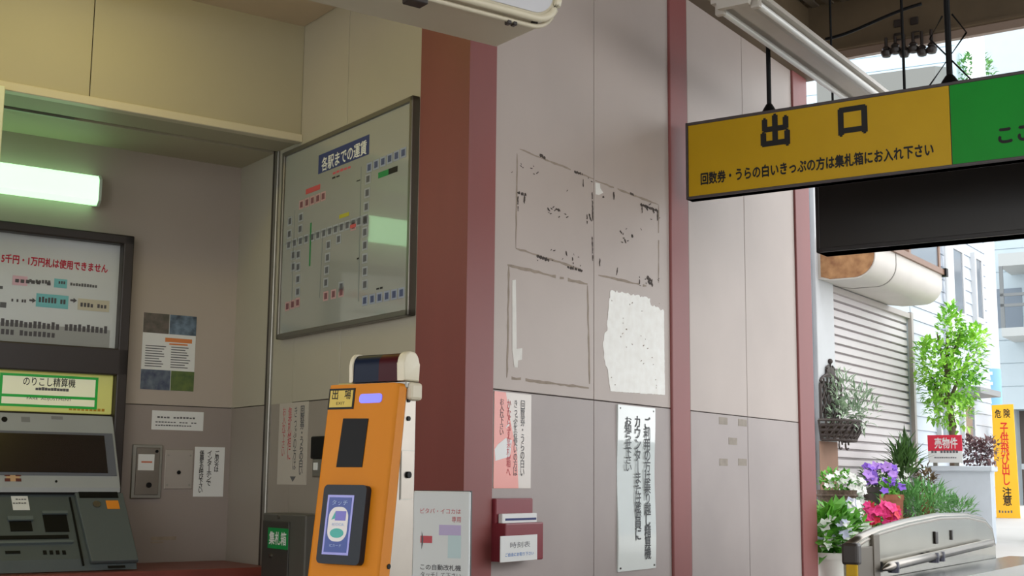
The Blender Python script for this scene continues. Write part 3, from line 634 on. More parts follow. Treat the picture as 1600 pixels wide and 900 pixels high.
b = MB(FB); dtext(b, '集札箱', 421, 447, 830, 850, FB, .151, bold=.02); b.build('lettering', M['white'], t)
b = MB(FB); x, z = FB.hit(423, 868, .15); b.disc(x, z, .008, -.155, .008); x, z = FB.hit(436, 808, .142); b.disc(x, z, .007, -.147, .006); b.split('lock', M['steel'], t)
t = thing('wall_phone', 'black wall intercom half hidden behind the orange reader', 'intercom', FB, -1.1, 0, 1.3)
x0, x1, z0, z1 = FB.rect(.04, 487, 520, 682, 746)
b = MB(FB); b.box(x0, x1, -.045, 0, z0+(z1-z0)*.45, z1, .006); b.build('body', M['black'], t)
b = MB(FB); b.box(x0+.01, x1, -.04, 0, z0, z0+(z1-z0)*.45, .006); b.build('base', M['alu'], t)
b = MB(FB); b.box(x0+.03, x0+.06, -.044, -.03, z0+.03, z0+.06); b.split('button', M['white'], t)

# ------------------------------------------------------------------ orange card reader
p0 = at(514, 602, 3.2); zT = p0.z; FR = Fr((p0.x, p0.y, 0), AY+90)
Wd = FR.hit(615, 598)[0]
dd = min((k*.002 for k in range(10, 80)), key=lambda d: abs(FR.hit(480, 895, d)[0])); zL = FR.hit(480, 895, dd)[1]
k_ = dd/(zT-zL)                                         # lean of the face
yb = k_*(zT-.62)
_up = (FR.z+FR.y*k_).normalized(); FF = Fr((p0.x, p0.y, zT), axes=(FR.x.copy(), _up.cross(FR.x), _up))
t = thing('card_reader', 'leaning orange ticket card reader column with stainless sides', 'card reader', FR, Wd/2, .05, 0)
sh = .045
def fy(z): return -k_*(zT-z) if z > .62 else -yb
b = MB(FR); b.prism([(fy(zT), zT), (fy(.62), .62), (-yb, .02), (-yb+sh, .02), (fy(.62)+sh, .62), (sh, zT)], 'x', 0, Wd+.012, .010); b.build('front_shell', M['orange'], t, 'auto')
bk = Fr(FR.w(Wd+.008), AY).hit(648, 760)[0]
b = MB(FR); b.prism([(sh-.004, zT-.004), (fy(.62)+sh-.004, .62), (-yb+sh-.004, 0), (bk, 0), (bk, zT-.004)], 'x', .006, Wd+.008, .004); b.build('body', M['steel'], t)
b = MB(FR); b.box(-.0, Wd+.014, .03, bk+.006, zT-.012, zT+.006, .003, 1); b.build('top_plate', M['alu'], t)
b = MB(FR); b.box(Wd-.02, Wd+.022, sh-.005, bk+.008, zT-.04, zT+.004, .008); b.build('bracket', M['beige'], t)
# signal lamp on top
lz = .075; pr = [(.02, zT+.006)]
ly0, ly1 = .022, bk-.006; lc, lh = (ly0+ly1)/2, (ly1-ly0)/2
pr = [(ly0, zT+.006), (ly0, zT+.045)] + [(lc-lh*math.cos(R(a)), zT+.045+.03*math.sin(R(a))) for a in range(15, 180, 15)] + [(ly1, zT+.045), (ly1, zT+.006)]
xa = .06
b = MB(FR); b.prism(pr, 'x', xa, Wd*.55+xa*.45); b.build('blue_lens', mat('blue_lens', (10, 24, 46), .35, spec=.15), t, 'auto')
b = MB(FR); b.prism(pr, 'x', Wd*.55+xa*.45, Wd-.005); b.build('red_lens', mat('red_lens', (62, 8, 18), .35, spec=.15), t, 'auto')
prc = [(y+(.004 if y > lc else -.004), z+(.003 if z > zT+.01 else 0)) for y, z in pr]
b = MB(FR); b.prism(prc, 'x', Wd-.006, Wd+.018, .004); b.build('lamp_cap', M['beige2'], t, 'auto')
b = MB(FR); b.prism(prc, 'x', xa-.012, xa, .003); b.build('lamp_cap', M['beige2'], t, 'auto')
# face details
def frect(l, r, tp, bt, out=0): return FF.rect(out, l, r, tp, bt)
def fpoly(b, pxs, out, th): b.poly([FF.hit(px, py, out) for px, py in pxs], -out, th)
b = MB(FF); x0, x1, z0, z1 = frect(516, 554, 608, 640); b.box(x0, x1, -.002, 0, z0, z1); o = b.build('exit_plate', M['ink'], t)
b = MB(FF); b.box(x0+.005, x1-.005, -.0026, -.0015, z0+.005, z1-.005); b.build('plate_face', mat('plate_yellow', (206, 176, 60), .4), o)
b = MB(FF); b.text('出', x0+.012, x0+.031, z0+.024, z0+.05, .003, bold=.01); b.text('場', x1-.031, x1-.011, z0+.024, z0+.05, .003, bold=.01); b.text('EXIT', x0+.028, x1-.028, z0+.011, z0+.018, .003); b.build('lettering', M['ink'], o)
b = MB(FF); x0, x1, z0, z1 = frect(563, 597, 616, 630); b.rrect(x0, x1, z0, z1, .008, -.002, .003); b.build('blue_light', mat('blue_led', (120, 120, 230), .3, emit=(100, 96, 255), strength=.9), t)
b = MB(FF); b.poly([FF.hit(*p) for p in ((537, 654), (576, 654), (566, 730), (526, 730))], -.002, .003); b.build('display_window', M['black'], t)
o2 = .018
b = MB(FF); pp = [FF.hit(px, py, o2) for px, py in ((506, 758), (574, 757), (560, 883), (494, 880))]
xL = sum(p[0] for p in (pp[0], pp[3]))/2; xR = (pp[1][0]+pp[2][0])/2; zT2 = (pp[0][1]+pp[1][1])/2; zB2 = (pp[2][1]+pp[3][1])/2
b.prism(rr_pts(xL, xR, zB2, zT2, .012), 'y', -o2, 0); pad = b.build('touch_pad', mat('pad_dark', (30, 36, 44), .45, spec=.3), t, 'auto')
o3 = o2+.001
x0, _ = FF.hit(512, 820, o3); x1, _ = FF.hit(546, 820, o3); x0 -= .003; z1 = FF.hit(512, 773, o3)[1]; z0 = FF.hit(505, 866, o3)[1]; x0 = (FF.hit(512, 773, o3)[0]+FF.hit(503, 866, o3)[0])/2; x1 = (FF.hit(554, 775, o3)[0]+FF.hit(543, 866, o3)[0])/2
b = MB(FF); b.box(x0, x1, -o3, -o3+.001, z0, z1); b.build('pad_border', mat('pad_violet', (150, 150, 214), .3, emit=(120, 120, 220), strength=.08), pad)
W_, Hh = x1-x0, z1-z0
b = MB(FF); b.box(x0+W_*.07, x1-W_*.07, -o3-.0005, -o3, z0+Hh*.04, z1-Hh*.04); b.build('pad_blue', mat('pad_blue', (26, 58, 140), .3, emit=(30, 60, 160), strength=.05), pad)
b = MB(FF); b.rrect(x0+W_*.13, x1-W_*.13, z0+Hh*.22, z0+Hh*.80, W_*.3, -o3-.001, .0005); b.build('pad_capsule', mat('capsule_white', (224, 218, 214), .3), pad)
b = MB(FF); b.box(x0+W_*.38, x1-W_*.22, -o3-.0015, -o3-.0005, z0+Hh*.57, z0+Hh*.73); b.split('pad_mark', mat('mark_violet', (118, 112, 196), .4), pad)
b = MB(FF); b.poly([(x0+W_*.24, z0+Hh*.58), (x0+W_*.38, z0+Hh*.60), (x0+W_*.37, z0+Hh*.72)], -o3-.0014, .0008); b.disc(x0+W_*.5, z0+Hh*.36, W_*.26, -o3-.0014, .0008, Hh*.08); b.split('pad_mark', mat('mark_teal', (60, 172, 160), .4), pad)
b = MB(FF); b.text('タッチ', x0+W_*.2, x1-W_*.2, z0+Hh*.83, z0+Hh*.91, o3+.0014); b.text('ICカード', x0+W_*.28, x1-W_*.28, z0+Hh*.13, z0+Hh*.18, o3+.0014); b.text('ICOCA', x0+W_*.3, x1-W_*.26, z0+Hh*.48, z0+Hh*.53, o3+.0018); b.build('lettering', mat('pad_ink', (170, 190, 226), .5), pad)
# stainless side details
FSd = Fr(FR.w(Wd+.008), AY)
b = MB(FSd)
for px, py in ((638, 625), (638, 654)): x, z = FSd.hit(px, py); b.disc(x, z, .006, -.003, .003, n=10)
b.split('screw', M['black'], t)
b = MB(FSd); x0, x1, z0, z1 = FSd.rect(0, 626, 646, 703, 781); b.box(x0, x1, -.0015, .0005, z0, z1); b.build('hatch', M['alu'], t)
b = MB(FSd); b.box(x0+.002, x1-.002, -.0025, -.001, z0+.002, z1-.002); x, z = FSd.hit(636, 742); b.build('hatch_face', M['steel'], t)
b = MB(FSd); b.disc(x, z, .008, -.008, .006); x, z = FSd.hit(605, 885); b.disc(x, z, .006, -.006, .006); b.split('lock', M['black'], t)

# ------------------------------------------------------------------ white guidance board in front of the column
FW = Fr(at(688, 830, 4.05)*1, 112); FW = Fr((FW.o.x, FW.o.y, 0), 112)
x0, x1, z0, z1 = FW.rect(0, 646, 733, 767, 915)
t = thing('guidance_board', 'white guidance board on a post in front of the red corner column', 'sign', FW, 0, 0, 0)
b = MB(FW); b.box(x0, x1, 0, .012, z0, z1, .003, 1); b.build('plate', M['whitegl'], t)
b = MB(FW); b.box(x0-.006, x0, .0, .03, z0, z1); b.box(x0, x1, .012, .02, z0, z1+.002); b.build('edge', mat('dark_edge', (66, 62, 60), .4), t)
b = MB(FW); b.box(-.02, .02, .02, .05, 0, z1-.1); b.box(-.15, .15, -.1, .15, 0, .02, .004, 1); b.build('post', M['alu'], t)
b = MB(FW); dtext(b, 'ピタパ・イコカは', 657, 720, 794, 802, FW, .001); dtext(b, '専用', 706, 720, 807, 816, FW, .001); drect(b, 657, 675, 837, 848, FW, .001, .001); b.build('red_lettering', M['inkpale'], t)
b = MB(FW); drect(b, 686, 720, 820, 836, FW, .0008, .0008); b.build('violet_field', mat('board_violet', (186, 172, 208), .5), t)
b = MB(FW); drect(b, 700, 720, 836, 872, FW, .0008, .0008); b.build('teal_field', mat('board_teal', (190, 212, 214), .5), t)
b = MB(FW); x, z = FW.hit(660, 843, .001); b.poly([(x-.003, z+.025), (x+.003, z+.005), (x+.003, z-.005), (x-.003, z-.03)], -.0012, .0004); b.build('arrow_mark', M['inkg'], t)
b = MB(FW); dtext(b, 'この自動改札機', 657, 720, 881, 890, FW, .001, bold=.01); dtext(b, 'タッチして下さい', 657, 720, 893, 902, FW, .001); b.build('lettering', M['inkg'], t)

# ------------------------------------------------------------------ notices on the passage wall
t = thing('notice', 'half-red vertical notice stuck on the wall just right of the red column', 'notice', FA, .3, 0, 1.2)
xl, z1 = FA.hit(772, 611); x1 = FA.hit(829, 690)[0]; z0 = FA.hit(772, 763)[1]; x0 = .163
b = MB(FA); b.box(x0, x1, -.0022, 0, z0, z1); b.build('sheet', mat('notice_cream', (206, 196, 186), .25, coat=.4), t)
W_, Hh = x1-x0, z1-z0
b = MB(FA); b.poly([(x0, z0), (x0+W_*.66, z0), (x0+W_*.62, z0+Hh*.35), (x0+W_*.42, z0+Hh*.72), (x0+W_*.3, z1), (x0, z1)], -.0026, .0005); b.build('red_field', mat('coral_field', (226, 132, 118), .3, coat=.4), t)
b = MB(FA); b.poly([(x0+W_*.04, z0+Hh*.28), (x0+W_*.42, z0+Hh*.33), (x0+W_*.47, z0+Hh*.5), (x0+W_*.3, z0+Hh*.52), (x0+W_*.1, z0+Hh*.45), (x0+W_*.02, z0+Hh*.40)], -.0031, .0005); b.poly([(x0+W_*.3, z0+Hh*.62), (x0+W_*.4, z0+Hh*.66), (x0+W_*.38, z0+Hh*.7)], -.0031, .0005); b.split('white_scrap', M['white'], t)
b = MB(FA); b.text('回数券・うらの白い', x0+W_*.70, x0+W_*.82, z0+Hh*.13, z0+Hh*.93, .0034, True); b.text('きっぷをお使いの方は', x0+W_*.51, x0+W_*.62, z0+Hh*.13, z0+Hh*.93, .0034, True); b.text('お入れ下さい', x0+W_*.14, x0+W_*.25, z0+Hh*.55, z0+Hh*.93, .0034, True); b.build('lettering', M['inkg'], t)
b = MB(FA); b.text('かならず集札箱へ', x0+W_*.33, x0+W_*.44, z0+Hh*.13, z0+Hh*.93, .0034, True); b.build('red_lettering', M['inkpale'], t)
t = thing('leaflet_holder', 'maroon wall leaflet holder with white card under the half-red notice', 'leaflet holder', FA, .32, -.05, .9)
mar = mat('maroon_plastic', (128, 44, 54), .35)
x0, z1 = FA.hit(775, 779, .03); x1 = FA.hit(833, 800, .03)[0]; z0 = FA.hit(775, 878, .03)[1]; zm = FA.hit(775, 820, .06)[1]; zl = FA.hit(775, 812, .03)[1]
b = MB(FA); b.box(x0, x1, -.03, 0, z0+.005, z1, .004, 1); b.build('back', mar, t)
b = MB(FA); b.box(x0-.002, x1+.002, -.075, -.004, z0, zm+.004, .005); b.build('pocket', mar, t)
b = MB(FA); b.box(x0+.012, x1-.004, -.05, -.032, zm-.02, zl+.02, .002, 1); b.build('leaflet', M['white'], t)
b = MB(FA); b.box(x0+.03, x1-.01, -.0508, -.0498, zl-.004, zl+.004); b.build('leaflet_print', M['inkb'], t)
b = MB(FA); xa_, za = FA.hit(782, 838, .078); xb_ = FA.hit(839, 850, .078)[0]; zc = FA.hit(782, 879, .078)[1]; b.box(xa_, xb_, -.079, -.076, zc, za); b.build('card', M['white'], t)
b = MB(FA); b.text('時刻表', xa_+(xb_-xa_)*.25, xa_+(xb_-xa_)*.8, zc+(za-zc)*.52, zc+(za-zc)*.75, .0795); b.build('lettering', M['inkg'], t)
b = MB(FA); b.text('ご自由にお取り下さい', xa_+(xb_-xa_)*.12, xa_+(xb_-xa_)*.9, zc+(za-zc)*.2, zc+(za-zc)*.34, .0795, bold=.02); b.build('blue_lettering', mat('blue_print', (90, 130, 190), .6), t)
t = thing('notice', 'long white vertical notice with three columns of black print near the second post', 'notice', FA, 1.2, 0, .9)
x0, z1 = FA.hit(964.5, 632, .004); x1 = FA.hit(1023.5, 760, .004)[0]; z0 = FA.hit(964, 894, .004)[1]
b = MB(FA); N = 14; W_, Hh = x1-x0, z1-z0                # slightly wavy sheet
for i in range(N):
    za, zb2 = z0+Hh*i/N, z0+Hh*(i+1)/N; ya, yb2 = [-.005-.003*math.sin(2.6*math.pi*v/N) for v in (i, i+1)]
    b.quad3([(x0, ya, za), (x1, ya, za), (x1, yb2, zb2), (x0, yb2, zb2)]); b.quad3([(x0, 0, za), (x0, ya, za), (x0, yb2, zb2), (x0, 0, zb2)])
b.build('sheet', mat('glossy_sheet', (214, 220, 216), .06, coat=1, vary=.02), t)
b = MB(FA)
for s, a, zt_, zb2 in (('ご利用の方は乗り越し精算機', .68, .94, .06), ('カウンターまたは係員に', .42, .94, .18), ('お知らせ下さい', .17, .93, .60)): b.text(s, x0+W_*a, x0+W_*(a+.17), z0+Hh*zb2, z0+Hh*zt_, .0095, True, bold=.015)
b.build('lettering', mat('notice_ink', (62, 64, 66), .6), t)
b = MB(FA)
for a, c in ((.06, .02), (.95, .02), (.06, .98), (.95, .98)): b.disc(x0+W_*a, z0+Hh*c, .004, -.009, .004, n=8)
b.split('pin', M['dkbrown'], t)

# ------------------------------------------------------------------ ticket gate at the lower right
og = 1.1
def G(px, py, o=og): return FA.hit(px, py, o)
t = thing('ticket_gate', 'stainless ticket gate with arched side guard at the lower right', 'gate', FA, 1.6, -1.4, 0)
arch = [G(*p) for p in ((1337, 851), (1352, 840), (1376, 829), (1420, 816), (1470, 806), (1512, 805), (1540, 812), (1551, 826), (1555, 848))]
bot = arch[0][1]-.16; xs0, xs1 = arch[0][0], arch[-1][0]
th = .045
mir = mat('polished_steel', (168, 165, 154), .2, 1, vary=.06, scale=5)
b = MB(FA); b.poly([(xs0, .75)]+arch+[(xs1+.01, .75)], -og, th); b.build('side_guard', mir, t)
b = MB(FA); b.tube([(x, -og+th/2, z-.012) for x, z in arch], .024, 10); b.build('guard_rail', M['steel'], t, True)
cw = .62                                              # cabinet
cx0, cx1 = xs0+.02, xs1+.25
cz = G(1370, 893)[1]-.02
b = MB(FA); b.box(cx0, cx1, -og-cw, -og+.04, 0, cz-.03, .01); b.build('cabinet', mat('gate_cabinet', (196, 198, 194), .35, .2), t)
b = MB(FA); b.box(cx0+.05, cx1-.02, -og-.3, -og-.005, cz-.03, cz-.005, .004, 1); b.build('top_panel', mat('gate_top', (84, 88, 92), .25, .5), t)
b = MB(FA); b.box(cx0+.02, cx1, -og-cw, -og-.31, cz-.03, cz+.02, .008); b.build('top_cover', mat('gate_white', (214, 214, 210), .4), t)
b = MB(FA); x0, z0 = G(1380, 890, og+.03); x1, z1 = G(1548, 848, og+.03); b.tube([(x0, -og-.03, z0), (x0+.08, -og-.03, z0+.008), (x1, -og-.03, z1)], [.006, .017, .017], 10); b.build('chrome_bar', M['steel'], t, True)
b = MB(FA)
for px, py in ((1396, 886), (1459, 871), (1468, 869)): x, z = G(px, py, og+.03); b.lathe(x, -og-.03, [(.02, z-.02), (.022, z), (.02, z+.018)], 10)
b.split('bar_clip', mat('clip_grey', (70, 70, 84), .4), t)
b = MB(FA); b.box(xs0-.012, xs0+.005, -og-.006, -og+.034, .5, arch[0][1]-.05, .004, 1); b.build('yellow_strip', M['yellow'], t)
b = MB(FA); b.box(xs0-.016, xs0+.03, -og-.012, -og+.048, arch[0][1]-.07, arch[0][1]+.005, .01); b.build('nose_cap', M['dkbrown'], t)
b = MB(FA); b.box(xs0+.004, xs0+.16, -og-.006, -og+.002, bot-.3, arch[0][1]-.01, .003); b.box(xs0+.16, xs0+.225, -og-.01, -og+.002, bot-.3, arch[0][1]+.03, .003); b.split('front_plate', mat('brushed_plate', (112, 105, 94), .5, .5), t)
b = MB(FA); x, z = G(1461, 838); b.box(x-.015, x+.02, -og-.008, -og, z-.03, z+.02, .004); x, z = G(1486, 836); b.box(x-.008, x+.008, -og-.006, -og, z-.02, z+.02); b.split('sensor', M['dkbrown'], t)

# ------------------------------------------------------------------ shop with the closed shutter
fo_ = -.45
sid = mat('white_siding', (190, 198, 208), .6, vary=.02); gwall = mat('grey_white_wall', (196, 198, 200), .6, vary=.03)
shm = mat('shutter_slats', (200, 194, 194), .45, .1); hous = mat('shutter_box', (196, 190, 182), .45, vary=.03); rust = mat('rusty_end', (176, 132, 88), .8, rgb2=(126, 84, 52), scale=14)
glass = mat('window_glass', (116, 124, 134), .08, spec=.8); dfr = mat('brown_trim', (126, 96, 78), .5)
t = thing('shop_building', 'white-sided building with closed roller shutter beyond the end post', 'building', FA, 6, .5, .7)
sx0 = FA.hit(1297, 449, fo_)[0]; sx1 = FA.hit(1418, 491, fo_)[0]; szt = FA.hit(1297, 449, fo_)[1]
endx = FA.hit(1537, 400, fo_)[0]; y0 = -fo_
b = MB(FA); b.box(sx1, endx, y0, y0+.2, .5, 3.75); b.box(sx0, sx1, y0, y0+.2, szt, 3.75); b.box(sx0-.35, sx0, y0, y0+.2, .5, 3.75)
for k in range(25):                                     # lap boards
    z = .9+k*.11; b.prism([(y0-.014, z), (y0-.004, z+.108), (y0+.01, z+.108), (y0+.01, z)], 'x', (sx1+.06) if z < szt+.6 else sx1+.8, endx)
b.box(sx0-.4, sx0-.1, y0, y0+2.5, .5, 3.75)
b.build('wall', sid, t)
b = MB(FA); b.box(sx0-.34, sx0-.02, y0-.03, y0+.02, .5, 3.75, .004, 1); b.build('pillar', gwall, t)
b = MB(FA); b.box(sx0-.36, sx0-.03, y0-.034, y0-.03, .5, FA.hit(1285, 690, fo_)[1]); b.build('pillar_foot', mat('brown_foot', (150, 116, 96), .7, vary=.1), t)
b = MB(FA); pitch = .06; z = .7; pr = []
while z < szt:
    pr += [(y0+.04, z), (y0+.008, z+.004), (y0+.012, z+pitch-.013), (y0+.04, z+pitch-.009)]; z += pitch
pr += [(y0+.06, z), (y0+.06, .7)]
b.prism(pr, 'x', sx0, sx1); b.build('shutter', shm, t)
b = MB(FA); b.box(sx1, sx1+.05, y0-.03, y0+.03, .6, szt+.02); b.box(sx0-.03, sx0, y0-.02, y0+.03, .6, szt+.02); b.box(sx0, sx1, y0-.02, y0+.03, szt-.03, szt+.01); b.build('shutter_guide', mat('guide_grey', (168, 160, 156), .5), t)
lipz = FA.hit(1474, 429, -.03)[1]; hh = lipz-szt; rr = hh*.62; h0 = sx0-.3; h1 = FA.hit(1474, 450, -.03)[0]-.03; fr_ = y0-.42
hp = [(y0, szt+.02), (y0-.12, szt)] + [(fr_+rr-rr*math.sin(R(a)), szt+rr-rr*math.cos(R(a))) for a in range(0, 91, 10)] + [(fr_, szt+hh), (y0, szt+hh+.08)]
b = MB(FA); b.prism(hp, 'x', h0, h1); hs = b.build('shutter_housing', hous, t, 'auto')
b = MB(FA); b.prism([(y+(.008 if y < y0-.1 else -.05), z+(.008 if z < szt+.2 else -.008)) for y, z in hp], 'x', h0-.004, h0); b.build('end_cap', rust, hs)
b = MB(FA); xm = FA.hit(1385, 440, -.1)[0]; b.prism([(y-.003, z-.003) for y, z in hp], 'x', xm-.006, xm+.006); b.build('joint', mat('joint_grey', (150, 146, 140), .5), hs)
b = MB(FA); b.box(h0, h1+.02, fr_-.02, fr_+.03, szt+hh-.01, szt+hh+.03); b.build('lip', dfr, hs)
b = MB(FA); b.box(h1+.0, h1+.05, fr_-.035, fr_+.03, szt+hh-.02, szt+hh+.04); b.build('lip_end', M['black'], hs)
def window(l, r, tp, bt, fr, out, name='window', par=None, gl=None):
    x0, x1, z0, z1 = fr.rect(out, l, r, tp, bt); y = -out; b = MB(fr)
    for a in ((x0-.05, x1+.05, z0-.05, z0), (x0-.05, x1+.05, z1, z1+.05), (x0-.05, x0, z0, z1), (x1, x1+.05, z0, z1)): b.box(a[0], a[1], y-.03, y+.02, a[2], a[3])
    o = b.build(name, gl or gwall, par); b = MB(fr); b.box(x0, x1, y-.02, y+.01, z0, z1); b.build('pane', glass, o)
wo = fo_+.02
window(1484, 1500, 388, 484, FA, wo, par=t); window(1520, 1530, 404, 494, FA, wo, par=t); window(1415, 1460, 330, 413, FA, fo_+.02, par=t, gl=dfr)
b = MB(FA); x = FA.hit(1481, 400, fo_+.06)[0]; b.tube([(x, y0-.06, .9), (x, y0-.06, 3.75)], .035, 10); b.build('downpipe', mat('white_pipe', (232, 232, 232), .4), t)
b = MB(FA); xa_, za = FA.hit(1520, 612, fo_); b.prism([(y0, za+.03), (y0-.22, za-.0), (y0-.22, za-.05), (y0, za-.06)], 'x', xa_-.6, endx-.5); b.build('porch_roof', mat('grey_roof', (140, 142, 142), .6), t)
window(1466, 1478, 620, 690, FA, fo_+.02, par=t); window(1503, 1518, 634, 690, FA, fo_+.02, par=t)

# ------------------------------------------------------------------ building across the street, frontal
FH = Fr(at(1560, 700, 19), 122); FH = Fr((FH.o.x, FH.o.y, 0), 122)
t = thing('apartment_building', 'pale grey-white apartment building with balcony behind the utility pole', 'building', FH, 2, 2, .9)
xl = FH.hit(1553, 600)[0]; zs = FH.hit(1560, 640)[1]
b = MB(FH); b.box(xl, xl+5, 0, 2, zs, 8.5); b.box(xl+.0, xl+.25, 0, 2, .9, zs); b.box(xl+1.6, xl+5, .5, 2, .9, zs)
for k in range(9): z = zs+k*.34; b.box(xl, xl+5, -.012, 0, z, z+.325)
b.build('wall', mat('pale_siding', (176, 188, 194), .6, vary=.02), t)
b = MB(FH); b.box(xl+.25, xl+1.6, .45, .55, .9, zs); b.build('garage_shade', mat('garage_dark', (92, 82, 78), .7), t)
z0 = FH.hit(1575, 512, .9)[1]; z1 = FH.hit(1575, 415, .9)[1]; zr = FH.hit(1575, 470)[1]
b = MB(FH); x0 = FH.hit(1564, 500, .9)[0]
b.box(x0, x0+4, -.9, 0, z0-.12, z0); b.box(x0, x0+4, -.9, 0, z1, z1+.18); b.build('balcony', mat('balcony_grey', (176, 178, 176), .6), t)
b = MB(FH)
for z in (z0+.45, z0+.3): b.box(x0, x0+4, -.9, -.86, z, z+.04)
for k in range(5): b.box(x0+k*.5, x0+k*.5+.05, -.9, -.86, z0, z1 if k % 2 == 0 else z0+.45)
b.split('balcony_rail', mat('rail_grey', (120, 122, 122), .5), t)
b = MB(FH); xw0 = FH.hit(1557, 440)[0]; b.box(xw0, xw0+.35, -.02, .03, z0+.1, z1-.2); b.box(x0+.8, x0+2.5, -.02, .03, z0+.1, z1-.35); b.build('window', glass, t)

# house with grey roof seen above the sign
FU = Fr(at(1410, 100, 15), 118); FU = Fr((FU.o.x, FU.o.y, 0), 118)
t = thing('house', 'tall white house with grey eave roof seen between canopy beam and exit sign', 'building', FU, 0, 2, .9)
xa_, zz = FU.hit(1362, 122); xb_ = FU.hit(1440, 108)[0]
b = MB(FU); b.box(xa_-1.2, xb_+.3, .6, 1.5, .9, zz+3); 
for k in range(30): b.box(xa_-1.2, xb_+.3, .585, .6, 3.2+k*.2, 3.2+k*.2+.19)
b.build('wall', mat('blue_white_siding', (186, 204, 214), .6), t)
b = MB(FU); b.prism([(-.3, zz-.05), (.6, zz+.2), (.6, zz+.1), (-.3, zz-.35)], 'x', xa_-.6, xb_+.2); b.build('roof', mat('grey_eave', (112, 114, 110), .6), t)
FU2 = Fr(at(1490, 100, 15), 60); FU2 = Fr((FU2.o.x, FU2.o.y, 0), 60)

# block wall, hedge, for-sale sign
FV = Fr(at(1500, 760, 9.5), 122); FV = Fr((FV.o.x, FV.o.y, 0), 122)
za = FV.hit(1505, 728)[1]; x0 = FV.hit(1455, 760)[0]; x1 = FV.hit(1548, 760)[0]
b = MB(FV); b.box(x0, x1, 0, .12, .7, za-.04); b.box(x0-.02, x1+.02, -.02, .17, za-.04, za, .006, 1)
o = b.build('garden_wall', mat('block_wall', (204, 212, 220), .7, vary=.06, scale=5)); o['label'] = 'low white garden wall below the for-sale sign'; o['category'] = 'wall'
x2 = FV.hit(1590, 760)[0]
b = MB(FV); b.box(x2, x2+3, .3, .45, .7, za-.02); b.box(x2-.02, x2+3, .28, .47, za-.02, za+.02)
o = b.build('garden_wall', mat('block_wall_grey', (196, 204, 210), .7, vary=.06, scale=5)); o['label'] = 'low grey-white wall at the right edge beside the yellow warning board'; o['category'] = 'wall'
t = thing('sale_sign', 'red and white for-sale sign fixed above the low garden wall', 'sign', FV, 0, -.03, za)
x0, x1, z0, z1 = FV.rect(.03, 1449, 1503, 680, 723); zm = z0+(z1-z0)*.42
b = MB(FV); b.box(x0, x1, -.03, -.015, z0, zm); b.build('white_panel', M['white'], t)
b = MB(FV); b.box(x0, x1, -.03, -.015, zm, z1); b.build('red_panel', mat('sale_red', (212, 40, 66), .5), t)
b = MB(FV); b.text('売物件', x0+.05, x1-.03, zm+.02, z1-.02, .031, bold=.02); b.build('lettering', M['white'], t)
b = MB(FV); bars(b, 1455, 1498, 703, 708, FV, .0312, 9); bars(b, 1460, 1495, 714, 716, FV, .0312, 12); b.build('small_print', M['inkg'], t)
b = MB(FV); b.box(x0+.03, x0+.06, -.015, .01, za-.02, z1); b.box(x1-.06, x1-.03, -.015, .01, za-.02, z1); b.build('stake', M['alu'], t)

def foliage(center, rad, n, L, W, droop=.2, up=.3, fill=.55, b=None, fr=None):
    b = b or MB(fr)
    for _ in range(n):
        while True:
            v = Vector((random.uniform(-1, 1), random.uniform(-1, 1), random.uniform(-1, 1)))
            if fill < v.length < 1 or (v.length < 1 and random.random() < .3): break
        p = Vector(center)+Vector((v.x*rad[0], v.y*rad[1], v.z*rad[2]))
        d = v+Vector((random.uniform(-.8, .8), random.uniform(-.8, .8), random.uniform(-.6, .6)+up))
        l = L*random.uniform(.6, 1.2); b.leaf(p, d, (random.uniform(-.3, .3), random.uniform(-.3, .3), 1), l, l*W)
    return b
leafm = {k: mat('leaf_'+k, a, .55, rgb2=c, scale=s) for k, a, c, s in (('tree', (92, 170, 44), (190, 240, 100), 4), ('bright', (46, 120, 30), (130, 200, 70), 9), ('dark', (36, 74, 30), (88, 128, 56), 9), ('feather', (60, 120, 62), (120, 178, 96), 8), ('silver', (120, 146, 120), (180, 200, 168), 10), ('brown', (90, 70, 56), (130, 112, 80), 9), ('hedge', (96, 70, 80), (140, 110, 110), 9), ('redhedge', (176, 70, 84), (196, 110, 110), 9))}
bark = mat('bark', (112, 96, 80), .8, vary=.15, scale=10)
# tree
tr = at(1487, 690, 9.9)
FX = Fr((tr.x, tr.y, 0), 90)
t = thing('young_tree', 'slender bright green young tree behind the for-sale sign', 'tree', FX, 0, 0, .95)
sc = 9.9/2014.9
def pz(y): return at(1487, y, 9.9).z
b = MB(FX); b.tube([(0, 0, .9), (.01, 0, pz(660)), (-.02, .02, pz(600)), (0, 0, pz(520))], [.03, .026, .02, .008], 8)
for a, s_, e in ((-.17, 640, 575), (.17, 625, 555), (-.08, 590, 520), (.1, 580, 520)): b.tube([(0, 0, pz(s_)), (a*.5, .03, pz((s_+e)/2)), (a, 0, pz(e))], [.016, .011, .005], 6)
b.build('trunk', bark, t, True)
b = MB(FX)
for cx, cy, rx, rz, n in ((1486, 515, 20, 40, 170), (1460, 570, 30, 40, 210), (1510, 560, 28, 48, 240), (1485, 600, 48, 38, 280), (1490, 645, 32, 28, 120), (1470, 630, 28, 30, 90), (1446, 545, 15, 15, 40), (1528, 530, 14, 20, 50)):
    c = at(cx, cy, 9.9); foliage((c.x-tr.x, 0, c.z), (rx*sc, max(rx, 24)*sc, rz*sc), int(n*1.8), .062, .5, b=b)
b.build('crown', leafm['tree'], t)
